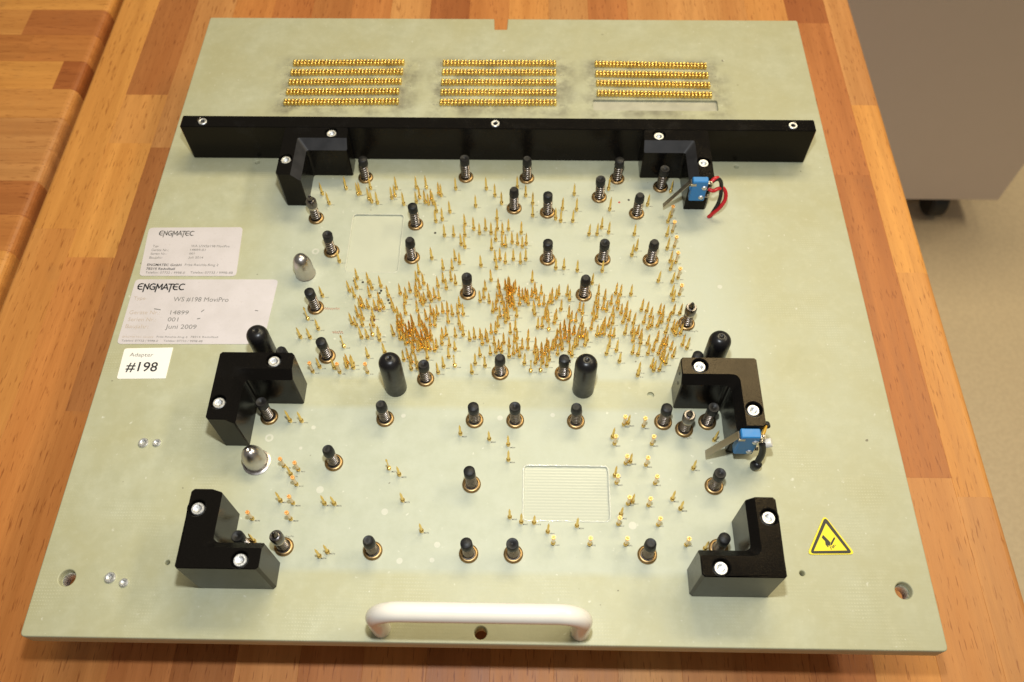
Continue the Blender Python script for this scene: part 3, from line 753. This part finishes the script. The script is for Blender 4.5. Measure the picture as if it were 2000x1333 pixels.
SCREW4 = screw_geo(0.0026, 0.0014, 0.00125)
SCREW3 = screw_geo(0.0021, 0.0014, 0.0010)
def put_screw(mesh, x, y, z, parent, rz=0.0):
    o = link('screw', mesh, 'zinc', parent, (x, y, z))
    o.rotation_euler = (0, 0, rz)
    return o
for x, y_, me in ((-176.5, 95.7, SCREW4), (-169.6, 95.8, SCREW3), (-175.3, 26.5, SCREW4), (-168.2, 24.2, SCREW3)):
    put_screw(me, x * MM, y_ * MM, 0.0010, FX, random.random())

# ---- black guide bar
g = Geo(); g.box((-0.1926, 0.2928, 0.00002), (0.1926, 0.3020, 0.0275))
cuts = []
for x in (-179.5, -0.7, 179.2):
    c = Geo(); c.lathe([(0, 0.0262), (0.0033, 0.0262), (0.0033, 0.030), (0, 0.030)], 28, (x * MM, 0.2974, 0)); cuts.append(c.mesh('cut'))
bar = link('guide_bar', boolean(g.mesh('guide_bar'), cuts, 'guide_bar', 0.0006), 'black', FX)
for x in (-179.5, -0.7, 179.2):
    put_screw(SCREW5, x * MM, 0.2974, 0.0275, bar, random.random())

# ---- L-shaped corner blocks
def corner_block(ox, oy, sx, sy, ln, wid, top, screws, cham, chd, corner_r=3.5, worn=False):
    """ox,oy = outer corner; arms run along sx and sy (signs)"""
    P = lambda a, b_: (ox + sx * a, oy + sy * b_)
    def prof(pts):
        return mm(pts if sx * sy > 0 else pts[::-1])
    c = 0.9
    L = [P(c, 0), P(ln - 1.2, 0), P(ln, 1.2), P(ln, wid - 0.6), P(ln - 0.6, wid)]
    inner = round_poly([P(ln - 0.6, wid), P(wid, wid), P(wid, ln - 0.6)], [0, corner_r, 0], 6)
    L = L[:-1] + inner + [P(wid - 0.6, ln), P(1.2, ln), P(0, ln - 1.2), P(0, c)]
    g = Geo(); g.prism(prof(L), 0.00002, top * MM)
    cutters = []
    for a, b_ in screws:
        q = Geo(); q.lathe([(0, (top - 3.5) * MM), (0.0039, (top - 3.5) * MM), (0.0039, (top + 3) * MM), (0, (top + 3) * MM)], 32, (a * MM, b_ * MM, 0))
        cutters.append(q.mesh('cut'))
    # broad chamfer along the inside
    def notch(e, r):
        return round_poly([P(wid - e, wid - e), P(ln + 8, wid - e), P(ln + 8, ln + 8), P(wid - e, ln + 8)], [r, 0, 0, 0], 6)
    t, b2 = notch(cham * 1.25, corner_r + (0.0 if worn else 1.2)), notch(-cham * 0.02, corner_r)
    n = len(t)
    z_t, z_b = (top + chd * 0.25) * MM, (top - chd) * MM
    vs = [(x * MM, y_ * MM, z_b) for x, y_ in b2] + [(x * MM, y_ * MM, z_t) for x, y_ in t]
    fs = [tuple(range(n)), tuple(range(n, 2 * n))] + [(i, (i + 1) % n, n + (i + 1) % n, n + i) for i in range(n)]
    q = Geo(); q.add(vs, fs)
    cutters.append(q.mesh('cut'))
    me = boolean(g.mesh('corner_block'), cutters, 'corner_block', 0.00045)
    me.materials.append(M['black'])
    me.materials.append(M['black_worn'])
    for p in me.polygons:
        zs = [me.vertices[i].co.z for i in p.vertices]
        p.material_index = 1 if (worn and 0.25 < p.normal.z < 0.93 and max(zs) - min(zs) > 0.0018) else 0
    o = link('corner_block', me, None, FX)
    for a, b_ in screws:
        put_screw(SCREW6, a * MM, b_ * MM, (top - 1.2) * MM, o, random.random())
    return o
BL = corner_block(-132.9, 22.3, 1, 1, 36.7, 13.0, 32.5, ((-129.0 + 0.2, 49.9), (-105.2, 26.6)), 3.6, 4.2)
BL['label'] = 'black corner block at the near left of the plate'
BR = corner_block(132.9, 22.0, -1, 1, 36.7, 13.0, 32.5, ((128.8, 49.3), (105.0, 26.2)), 3.6, 4.2)
BR['label'] = 'black corner block beside the yellow warning triangle'
LM = corner_block(-134.8, 132.4, 1, -1, 37.6, 13.2, 31.0, ((-107.2, 128.0), (-130.4, 104.3)), 3.8, 5.0)
LM['label'] = 'black corner block below the white labels'
RM = corner_block(134.4, 132.4, -1, -1, 37.8, 13.2, 31.0, ((105.9, 127.7), (129.5, 103.8)), 3.8, 5.0)
RM['label'] = 'black corner block carrying a blue switch, right of the probes'
UL = corner_block(-127.8, 292.7, 1, -1, 38.2, 13.6, 27.5, ((-99.6, 289.0), (-123.9, 267.2)), 5.0, 5.5, 1.6, True)
UL['label'] = 'black corner block at the left of the guide bar'
UR = corner_block(127.4, 292.7, -1, -1, 38.6, 13.6, 27.5, ((97.9, 288.7), (122.5, 267.3)), 5.0, 5.5, 1.6, True)
UR['label'] = 'black corner block carrying a blue switch at the guide bar'
# flat dark discs standing for the shade in two cross holes, right block
for yy, zz in ((126.6, 24.5), (124.4, 18.5)):
    g = Geo(); g.lathe([(0, 0), (0.0009, 0), (0.0009, 0.0001), (0, 0.0001)], 12)
    me = g.mesh('pin_hole_shade'); me.transform(Matrix.Rotation(math.radians(-90), 4, 'Y'))
    link('pin_hole_shade', me, 'dark', RM, (0.13440 - 0.0378 - 0.00003, yy * MM, zz * MM))

# ---- round black posts
g = Geo()
pr = [(0, 0.0), (0.0055, 0.0), (0.0057, 0.0003), (0.0057, 0.0262)]
for i in range(1, 8):
    a = math.pi / 2 * i / 8
    pr.append((0.0012 + 0.0045 * math.cos(a), 0.0262 + 0.0052 * math.sin(a)))
pr += [(0.0010, 0.0314), (0.0007, 0.0311), (0, 0.0311)]
g.lathe(pr, 40)
POST = g.mesh('round_post', True, 60)
for x, y_, lb in ((-49.5, 129.6, 'round black post among the probes, left one'), (49.8, 130.0, 'round black post among the probes, right one'), (-119.3, 145.0, 'round black post behind the left corner block'), (118.5, 144.6, 'round black post behind the right corner block')):
    o = link('round_post', POST, 'post', FX, (x * MM, y_ * MM, 0.00002))
    o['label'] = lb

# ---- polished steel locating pins
g = Geo()
g.lathe([(0, 0.0), (0.0056, 0.0), (0.0058, 0.0003), (0.0054, 0.0008), (0.00535, 0.0085), (0.0052, 0.0098), (0.0047, 0.0123), (0.0040, 0.0143), (0.0030, 0.0158), (0.0019, 0.0166), (0.0009, 0.0170), (0, 0.0171)], 48)
o = link('locating_pin', g.mesh('locating_pin', True, 45), 'steel', FX, (-0.1085, 0.2035, 0.00002)); o['label'] = 'bullet-shaped steel locating pin at the upper left'
g = Geo()
g.lathe([(0, 0.0), (0.0070, 0.0), (0.0070, 0.0006), (0.0062, 0.0008), (0.0059, 0.0004), (0.0056, 0.0006), (0.0056, 0.0080), (0.0054, 0.0092), (0.0046, 0.0117), (0.0034, 0.0138), (0.0022, 0.0150), (0.0012, 0.0154), (0.0007, 0.0151), (0, 0.0148)], 48)
o = link('locating_pin', g.mesh('locating_pin', True, 45), 'steel', FX, (-0.1163, 0.0858, 0.00002)); o['label'] = 'ringed steel locating pin beside the left corner block'

# ---- spring plungers
def coil(r, wire, z0, z1, turns, n=14, m=5):
    g = Geo()
    total = int(turns * n)
    vs, fs = [], []
    for i in range(total + 1):
        a = 2 * math.pi * i / n
        cz = z0 + (z1 - z0) * i / total
        for j in range(m):
            b_ = 2 * math.pi * j / m
            rr = r + wire * math.cos(b_)
            vs.append((rr * math.cos(a), rr * math.sin(a), cz + wire * math.sin(b_)))
        if i:
            for j in range(m):
                fs.append(((i - 1) * m + j, (i - 1) * m + (j + 1) % m, i * m + (j + 1) % m, i * m + j))
    g.add(vs, fs)
    return g.mesh('spring', True)
def flange_mesh():
    g = Geo()
    g.lathe([(0.0, 0.0004), (0.0032, 0.0004), (0.0032, 0.0010), (0.0035, 0.0014), (0.0042, 0.0013), (0.0046, 0.0008), (0.0047, 0.0)], 36)
    return g.mesh('flange', True, 50)
FL = flange_mesh()
g = Geo(); g.lathe([(0.0031, 0.0005), (0.0031, 0.00055), (0.0018, 0.0006), (0.0018, 0.0135), (0, 0.0135)], 20)
STEM = g.mesh('stem', True, 50)
SPR = coil(0.00225, 0.00046, 0.0008, 0.0126, 6.6, 16, 6)
def cap_mesh(kind):
    g = Geo()
    if kind == 0:
        g.lathe([(0.0016, 0.0118), (0.0027, 0.0118), (0.00285, 0.0124), (0.0028, 0.0164), (0.0024, 0.0169), (0, 0.0169)], 24)
    elif kind == 1:
        g.lathe([(0.0016, 0.0118), (0.0027, 0.0118), (0.00285, 0.0124), (0.0029, 0.0162), (0.0026, 0.0168), (0.0009, 0.0166), (0.0006, 0.0162), (0, 0.0161)], 24)
    else:
        g.lathe([(0.0016, 0.0118), (0.0027, 0.0118), (0.0029, 0.0126), (0.0027, 0.0160), (0.0021, 0.0172), (0.0010, 0.0168), (0, 0.0174)], 24)
    return g.mesh('rubber_cap', True, 55)
CAPS = [cap_mesh(0), cap_mesh(1), cap_mesh(2)]
PLUNGERS.append((-PLUNGERS[-1][0], PLUNGERS[-1][1]))      # its twin behind the right corner block
for i, (x, y_) in enumerate(PLUNGERS):
    o = link('spring_plunger', FL, 'bronze', FX, (x * MM, y_ * MM, 0.00002))
    rz = random.uniform(0, 6.28)
    o.rotation_euler = (0, 0, rz)
    link('stem', STEM, 'stem', o)
    s = link('spring', SPR, 'spring', o)
    link('rubber_cap', CAPS[i % 3], 'rubber', o).rotation_euler = (random.uniform(-.03, .03), random.uniform(-.03, .03), 0)

g = Geo(); g.lathe([(0.0016, 0.0118), (0.0030, 0.0118), (0.0031, 0.0124), (0.0031, 0.0160), (0.0026, 0.0169), (0.0019, 0.0169), (0.0018, 0.0165), (0.0014, 0.0166), (0.0014, 0.0186), (0.0008, 0.0203), (0.0003, 0.0211), (0, 0.0212)], 28)
THEAD = g.mesh('pin_head', True, 45)
g = Geo(); g.lathe([(0.0016, 0.0103), (0.0028, 0.0103), (0.0029, 0.0117), (0.0016, 0.0117)], 24)
TRING = g.mesh('collar', True, 45)
for x, y_ in TOOLING:
    o = link('tooling_pin', FL, 'bronze', FX, (x * MM, y_ * MM, 0.00002))
    link('stem', STEM, 'stem', o)
    link('spring', coil(0.00225, 0.00046, 0.0008, 0.0103, 5.6, 16, 6), 'spring', o)
    link('collar', TRING, 'lever', o)
    link('pin_head', THEAD, 'dark_steel', o)

# ---- gold contact probes
def needle_geo(h=11.2, thin=False, n=8):
    g = Geo()
    r = 0.36 if thin else 0.60
    prof = [(0.98, 0.0), (0.98, 1.1), (1.12, 1.4), (1.16, 1.85), (1.08, 2.15), (0.90, 2.34), (r + 0.09, 2.46), (r + 0.05, 2.9), (r, h - 3.3)]
    if thin:
        prof += [(0.60, h - 2.5), (0.46, h - 1.4)]
    prof += [(0.07, h - 0.2), (0.0, h)]
    g.lathe([(a * MM, b_ * MM) for a, b_ in prof], n)
    return g
NEEDLE = [needle_geo(12.2).mesh('contact_probe', True, 60), needle_geo(11.4).mesh('contact_probe', True, 60), needle_geo(12.9).mesh('contact_probe', True, 60)]
THIN = needle_geo(13.0, True).mesh('contact_probe', True, 60)
# the crowded patches hold more probes than can be told apart one by one
rx = random.Random(11)
extra = []
for x, y_ in PINS:
    near = sum(1 for a, b_ in PINS if (a - x) ** 2 + (b_ - y_) ** 2 < 36)
    if near >= 6 and rx.random() < 0.28:
        for _ in range(6):
            a = rx.uniform(0, 6.28); q = (round(x + rx.uniform(1.6, 2.6) * math.cos(a), 2), round(y_ + rx.uniform(1.6, 2.6) * math.sin(a), 2))
            if all((q[0] - u) ** 2 + (q[1] - v) ** 2 > 1.9 for u, v in PINS + extra):
                extra.append(q)
                break
order = sorted(PINS, key=lambda p: p[1])
NEAR, FAR = order[:272], order[272:] + extra
for i, (x, y_) in enumerate(NEAR):
    o = link('contact_probe', NEEDLE[i % 3], 'gold', FX, (x * MM, y_ * MM, 0.00002))
    o.rotation_euler = (random.uniform(-.025, .025), random.uniform(-.025, .025), random.uniform(0, 6.28))
for x, y_ in LONG_PINS:
    link('contact_probe', THIN, 'gold', FX, (x * MM, y_ * MM, 0.00002))
g = Geo()
for x, y_ in FAR:
    q = needle_geo(random.uniform(11.0, 12.3))
    tx_, ty_ = random.uniform(-.025, .025), random.uniform(-.025, .025)
    g.add([(a + c_ * tx_, b_ + c_ * ty_, c_) for a, b_, c_ in q.v], q.f, (x * MM, y_ * MM, 0.00002))
o = link('contact_probe_field', g.mesh('contact_probe_field', True, 60), 'gold', FX)
o['kind'] = 'stuff'
# crown probes: collar, bright shaft, serrated head
g = Geo(); g.lathe([(0.00085, 0), (0.00085, 0.0013), (0.0011, 0.0016), (0.0010, 0.0022), (0.00062, 0.0026)], 10)
COLLAR = g.mesh('crown_probe', True, 50)
g = Geo(); g.lathe([(0.00062, 0.0024), (0.00072, 0.0030), (0.00072, 0.0092), (0.0010, 0.0093)], 10)
SHAFT = g.mesh('shaft', True, 50)
g = Geo()
g.lathe([(0.00070, 0.0092), (0.00105, 0.0092), (0.00105, 0.0103), (0.0, 0.0103)], 12)
for a in (-0.55, 0.0, 0.55):
    for b_ in (-0.55, 0.0, 0.55):
        if abs(a) + abs(b_) < 1.0:
            cx, cy = a * MM, b_ * MM; s_ = 0.00022
            g.add([(cx - s_, cy - s_, 0.01029), (cx + s_, cy - s_, 0.01029), (cx + s_, cy + s_, 0.01029), (cx - s_, cy + s_, 0.01029), (cx, cy, 0.0109)], [(0, 1, 4), (1, 2, 4), (2, 3, 4), (3, 0, 4)])
HEAD = g.mesh('crown', False)
for x, y_ in CROWN_PINS:
    o = link('crown_probe', COLLAR, 'gold', FX, (x * MM, y_ * MM, 0.00002))
    o.rotation_euler = (0, 0, random.uniform(0, 6.28))
    link('shaft', SHAFT, 'gold_pale', o)
    link('crown', HEAD, 'gold_rough', o)

# ---- rows of gold contact pins behind the bar (too small to pick apart singly)
for (x0, y0), (x1, y1) in ROWS:
    g = Geo()
    for k in range(32):
        for sub in (0, 1):
            x = x0 + (x1 - x0) * k / 31
            y_ = y0 + (y1 - y0) * k / 31 - 2.45 * sub
            h = random.gauss(2.75, 0.06)
            q = Geo()
            r = 1.12
            q.lathe([(r * MM, 0), (r * MM, (h - 0.8) * MM), (1.02 * MM, (h - 0.45) * MM), (0.76 * MM, (h - 0.16) * MM), (0.36 * MM, h * MM), (0, (h + 0.04) * MM)], 10)
            lx, ly = random.uniform(-.035, .035), random.uniform(-.035, .035)
            g.add([(a + c_ * lx, b_ + c_ * ly, c_) for a, b_, c_ in q.v], q.f, (x * MM, y_ * MM, 0.00002))
    o = link('contact_pin_strip', g.mesh('contact_pin_strip', True, 40), 'gold_strip', FX)
    o['kind'] = 'stuff'
# row numbers printed at the ends of the strips, worn to smudges
g = Geo()
for (x0, y0), (x1, y1) in ROWS:
    for xe in (x0 - 5.5, x1 + 3.4):
        for k in range(3):
            w_ = random.uniform(0.5, 1.0)
            g.box(((xe + k * 1.2) * MM, (y0 - 2.6) * MM, 0.00001), ((xe + k * 1.2 + w_) * MM, (y0 - 2.6 + random.uniform(.6, 1.3)) * MM, 0.00003))
link('row_numbers', g.mesh('row_numbers'), 'smudge', FX)

# ---- printed numbers beside the probes
g = Geo()
near_num = [(x, y_) for _, x, y_, w_, h_ in NUMBERS]
for t, x, y_, w_, h_ in NUMBERS:
    text_geo(g, t, x * MM, y_ * MM, w_ * MM, h_ * MM * 1.05, 0.00004, True)
for t, x, y_, w_, h_, st in TEXT4:
    text_geo(g, t, x * MM, y_ * MM, w_ * MM, h_ * MM, 0.00004)
for x, y_ in PINS + LONG_PINS + CROWN_PINS:
    if any(abs(x + 2.5 - a) < 3.0 and abs(y_ - b_) < 2.2 for a, b_ in near_num):
        continue
    cx = x + 1.25
    for k in range(4):
        hh = 0.62 + random.uniform(-.12, .12)
        g.box(((cx + k * 0.55) * MM, (y_ - 0.9) * MM, 0.00002), ((cx + k * 0.55 + random.uniform(.16, .34)) * MM, (y_ - 0.9 + hh) * MM, 0.00004))
o = link('printed_numbers', g.mesh('printed_numbers'), 'number_ink', FX)

# faded red pen scribble
def scribble(x0, x1, y0, amp, per, seed):
    r = random.Random(seed)
    g = Geo(); pts = []
    n = 26
    for i in range(n + 1):
        x = x0 + (x1 - x0) * i / n
        pts.append((x * MM, (y0 + amp * math.sin(i * per) * r.uniform(0.5, 1)) * MM))
    ribbon(g, pts, 0.00034, 0.00003)
    return g.mesh('pen_mark')
for args in ((-97, -86, 179.5, 1.0, 2.1, 1), (-66.5, -62, 179.0, 1.3, 2.0, 2), (-68, -65, 172.3, 1.3, 1.9, 3), (-88, -82, 163.8, 1.1, 1.2, 4), (42.0, 43.6, 147.0, 1.3, 1.8, 5)):
    link('pen_mark', scribble(*args), 'red_pen', FX)

# ---- stickers with their lettering
LOGO = {  # stylised capitals drawn as strokes on a 1-high body, with the long legs of N, M and T
    'E': ([[(0.78, 0.98), (0.45, 1.0), (0.18, 0.85), (0.06, 0.5), (0.18, 0.14), (0.45, 0.0), (0.80, 0.02)], [(0.1, 0.5), (0.68, 0.5)]], 0.95),
    'N': ([[(0.12, -0.42), (0.12, 0.92), (0.76, 0.06), (0.76, 1.0)]], 0.95),
    'G': ([[(0.85, 0.92), (0.5, 1.0), (0.2, 0.86), (0.06, 0.5), (0.2, 0.13), (0.5, 0.0), (0.88, 0.04), (0.88, 0.46), (0.55, 0.46)]], 1.02),
    'M': ([[(0.1, -0.42), (0.16, 0.95), (0.55, 0.25), (0.93, 0.95), (1.0, 0.0)]], 1.12),
    'A': ([[(0.02, 0.0), (0.45, 1.0), (0.88, 0.0)], [(0.2, 0.3), (0.7, 0.3)]], 0.80),
    'T': ([[(0.05, 0.97), (0.85, 0.97)], [(0.48, 0.97), (0.40, -0.42)]], 0.80),
    'C': ([[(0.85, 0.95), (0.5, 1.0), (0.2, 0.86), (0.06, 0.5), (0.2, 0.13), (0.5, 0.0), (0.85, 0.05)]], 0.9)}
def logo_geo(g, x, y_, w, h, z):
    total = sum(LOGO[c][1] for c in 'ENGMATEC')
    k = w / total
    cx = x
    for c in 'ENGMATEC':
        strokes, adv = LOGO[c]
        for s_ in strokes:
            ribbon(g, [(cx + a * k * 1.0, y_ + b_ * h) for a, b_ in s_], h * 0.20, z)
        cx += adv * k
INK = {0: 'grey_ink', 1: 'ink', 2: 'worn_ink', 3: 'grey_ink', 4: 'ink', 5: 'grey_ink'}
def sticker(name, corners, r, mat, texts, label, thick=0.00025):
    pts = mm(round_poly(corners, r, 5))
    o = link(name, flat_shape(name, [pts], 0.00001, thick), mat, FX)
    o['label'] = label
    by = {}
    for t, x, y_, w_, h_, st in texts:
        g = by.setdefault(INK[st], Geo())
        if t == 'LOGO':
            logo_geo(g, x * MM, y_ * MM, w_ * MM, h_ * MM, thick + 0.00004)
        else:
            text_geo(g, t, x * MM, y_ * MM, w_ * MM, h_ * MM, thick + 0.00004, st in (1,))
    for ink, g in by.items():
        link('lettering', g.mesh('lettering'), ink, o)
    return o
sticker('type_label', [(-204.9, 200.7), (-148.6, 201.2), (-151.2, 237.2), (-207.6, 236.2)], [2.6, 2.6, 2.6, 2.6], 'sticker', TEXT1, 'white type label with small print, upper one')
s2 = sticker('type_label', [(-205.9, 154.7), (-125.2, 155.6), (-123.7, 199.1), (-206.2, 198.2)], [2.6, 2.6, 2.6, 2.6], 'sticker', TEXT2, 'large scuffed white type label, lower one')
sticker('number_label', [(-200.2, 132.9), (-173.9, 133.5), (-174.2, 152.8), (-200.8, 151.9)], [1.2, 0.2, 0.2, 1.6], 'sticker_new', TEXT3, 'small bright label reading #198')
g = Geo()
for a, b_ in (((-190.5, 178.0), (-187.0, 177.4)), ((-163.5, 176.4), (-162.4, 177.6)), ((-133.2, 177.6), (-131.8, 177.4)), ((-164.8, 171.6), (-163.4, 171.9))):
    ribbon(g, mm([a, b_]), 0.00055, 0.00030)
link('scuff', g.mesh('scuff'), 'grey_ink', s2)

# ---- warning triangle
tri = link('warning_sign', flat_shape('warning_sign', [mm(round_poly(TRI['outer'], 1.6, 6))], 0.00001, 0.0004), 'sign_yellow', FX)
tri['label'] = 'yellow triangular hand injury warning sign'
link('border', flat_shape('border', [mm(round_poly(TRI['black'], 1.35, 6)), mm(round_poly(TRI['inner'], 0.12, 2))], 0.00041, 0.00046), 'sign_black', tri)
g = Geo()
for key in ('hand', 'blade', 'f1', 'f2', 'f3', 'f4'):
    pts = mm(TRI[key])
    g.add([(x, y_, 0.00045) for x, y_ in pts], [tuple(range(len(pts)))])
link('hand_symbol', g.mesh('hand_symbol'), 'sign_black', tri)

# ---- carrying handle
hp = []
R_ = 0.0125; HZ = 0.0318; HX = 0.0452
for i in range(3):
    hp.append((-HX, 0.0054, 0.0001 + (HZ - R_) * i / 2))
for i in range(1, 11):
    a = math.pi / 2 * i / 10
    hp.append((-HX + R_ * (1 - math.cos(a)), 0.0054, HZ - R_ + R_ * math.sin(a)))
hp += [(x * 0.001, 0.0054, HZ) for x in (-18, 0, 18)]
hp += [(-x, y_, z) for x, y_, z in hp[12::-1]]
hd = link('carrying_handle', tube('carrying_handle', hp, 0.0043, 8, False), 'handle', FX)
hd['label'] = 'cream bow handle on the near edge of the plate'

# ---- micro switches with lever, terminals and wires
def micro_switch(x0, x1, yf, yb, z0, z1, lever_end, lever_z, label):
    g = Geo(); g.box((x0 * MM, yf * MM, z0 * MM), (x1 * MM, yb * MM, z1 * MM))
    o = link('micro_switch', boolean(g.mesh('micro_switch'), [], 'micro_switch', 0.0005), 'blue', FX)
    o['label'] = label
    # actuator lever with its hinge
    xt = x0 - 0.8
    t = 0.3
    w0, w1 = yf + 0.4, yb - 0.9
    g = Geo()
    ex, ez = lever_end
    prof = [(x0 + 0.5, z1 - 2.6), (xt, z1 - 1.6), (ex, ez)]
    for (ax, az), (bx, bz) in zip(prof[:-1], prof[1:]):
        d = Vector((bx - ax, bz - az)).normalized(); nx, nz = -d.y * t / 2, d.x * t / 2
        vs = []
        for yy in (w0, w1):
            vs += [((ax + nx) * MM, yy * MM, (az + nz) * MM), ((bx + nx) * MM, yy * MM, (bz + nz) * MM), ((bx - nx) * MM, yy * MM, (bz - nz) * MM), ((ax - nx) * MM, yy * MM, (az - nz) * MM)]
        g.add(vs, [(0, 1, 2, 3), (7, 6, 5, 4), (0, 4, 5, 1), (1, 5, 6, 2), (2, 6, 7, 3), (3, 7, 4, 0)])
    link('lever', g.mesh('lever'), 'lever', o)
    g = Geo(); g.box(((x0 - 1.1) * MM, (yf - 0.25) * MM, (z1 - 3.6) * MM), ((x0 + 2.2) * MM, (yf - 0.02) * MM, (z1 - 1.8) * MM))
    link('hinge_tab', g.mesh('hinge_tab'), 'lever', o)
    g = Geo(); g.box(((x0 - 0.7) * MM, (yf + 2.0) * MM, (z1 - 9.0) * MM), ((x0 + 0.1) * MM, (yf + 3.4) * MM, (z1 - 7.4) * MM))
    link('button', g.mesh('button'), 'blue', o)
    # fixing screws with slot
    for sx_, sz_ in ((x1 - 1.9, z1 - 5.0), (x1 - 2.4, z0 + 3.6)):
        g = Geo()
        g.lathe([(0, 0), (0.00155, 0), (0.00155, 0.0003), (0.0012, 0.0008), (0.0006, 0.00100), (0, 0.00102)], 20)
        me = boolean(g.mesh('screw', False), [(lambda q: (q.box((-0.003, -0.0002, 0.0006), (0.003, 0.0002, 0.002)), q.mesh('cut'))[1])(Geo())], 'screw')
        me.transform(Matrix.Rotation(math.radians(random.uniform(20, 70)), 4, 'Z'))
        me.transform(Matrix.Rotation(math.radians(90), 4, 'X'))
        link('screw', me, 'zinc', o, (sx_ * MM, (yf - 0.01) * MM, sz_ * MM))
    # three solder terminals
    for tz in (z1 - 3.2, z1 - 8.2, z0 + 2.2):
        g = Geo()
        g.box((x1 * MM, (yf + 1.2) * MM, (tz - 0.25) * MM), ((x1 + 2.6) * MM, (yf + 3.4) * MM, (tz + 0.25) * MM))
        g.lathe([(0, 0.0003), (0.0009, 0.0004), (0.0007, 0.0011), (0, 0.0013)], 10, ((x1 + 1.9) * MM, (yf + 2.2) * MM, tz * MM))
        link('terminal', g.mesh('terminal', False), 'lever', o)
    return o
SW1 = micro_switch(122.2, 131.6, 89.3, 94.35, 10.2, 29.6, (109.9, 4.9), 28, 'blue micro switch on the right corner block, with black sleeve')
SW2 = micro_switch(114.4, 123.4, 249.8, 254.05, 12.6, 29.4, (100.5, 6.2), 28, 'blue micro switch at the guide bar, with red wire')
V = lambda *p: [(a * MM, b_ * MM, c_ * MM) for a, b_, c_ in p]
link('red_wire', tube('red_wire', V((124.8, 252.0, 21.2), (127.0, 250.6, 21.0), (130.5, 252.6, 20.5), (134.3, 254.6, 18.5), (136.3, 252.0, 14.0), (134.0, 249.0, 9.0), (130.6, 248.2, 4.0), (128.4, 248.2, 0.2)), 0.00115), 'red_wire', SW2)
link('black_wire', tube('black_wire', V((125.8, 252.6, 26.4), (128.2, 253.8, 27.2), (130.8, 254.8, 25.5), (132.8, 253.6, 19.0), (132.6, 250.6, 11.0), (130.6, 249.2, 4.0), (129.4, 248.6, 0.2)), 0.00115), 'black_wire', SW2)
link('red_wire', tube('red_wire', V((125.6, 252.6, 26.3), (127.6, 254.0, 27.6), (129.6, 255.3, 26.6)), 0.00125), 'red_wire', SW2)
link('yellow_wire', tube('yellow_wire', V((133.2, 92.2, 26.6), (134.2, 94.4, 27.4), (135.0, 96.6, 27.8)), 0.0008), 'yellow_wire', SW1)
link('black_wire', tube('black_wire', V((134.9, 96.4, 27.8), (135.8, 97.9, 27.2), (136.6, 97.2, 25.4)), 0.0013), 'black_wire', SW1)
g = Geo(); g.lathe([(0, -0.0024), (0.0021, -0.0024), (0.0023, -0.002), (0.0023, 0.002), (0.0021, 0.0024), (0, 0.0024)], 20)
me = g.mesh('insulating_sleeve', True, 50); me.transform(Matrix.Rotation(math.radians(62), 4, 'Y'))
link('insulating_sleeve', me, 'white_plastic', SW1, (0.1372, 0.0918, 0.0180))
link('black_wire', tube('black_wire', V((134.4, 90.8, 19.6), (135.4, 89.6, 16.2), (135.6, 88.2, 12.0), (134.9, 87.0, 7.4)), 0.00165), 'black_wire', SW1)
g = Geo(); g.lathe([(0.0, -0.0034), (0.0016, -0.0031), (0.0024, -0.002), (0.0026, -0.0005), (0.0022, 0.0012), (0.0017, 0.0030), (0, 0.0032)], 20)
me = g.mesh('sleeve_end', True); me.transform(Matrix.Rotation(math.radians(18), 4, 'X') @ Matrix.Rotation(math.radians(12), 4, 'Y'))
link('sleeve_end', me, 'black_wire', SW1, (0.1346, 0.0863, 0.0040))
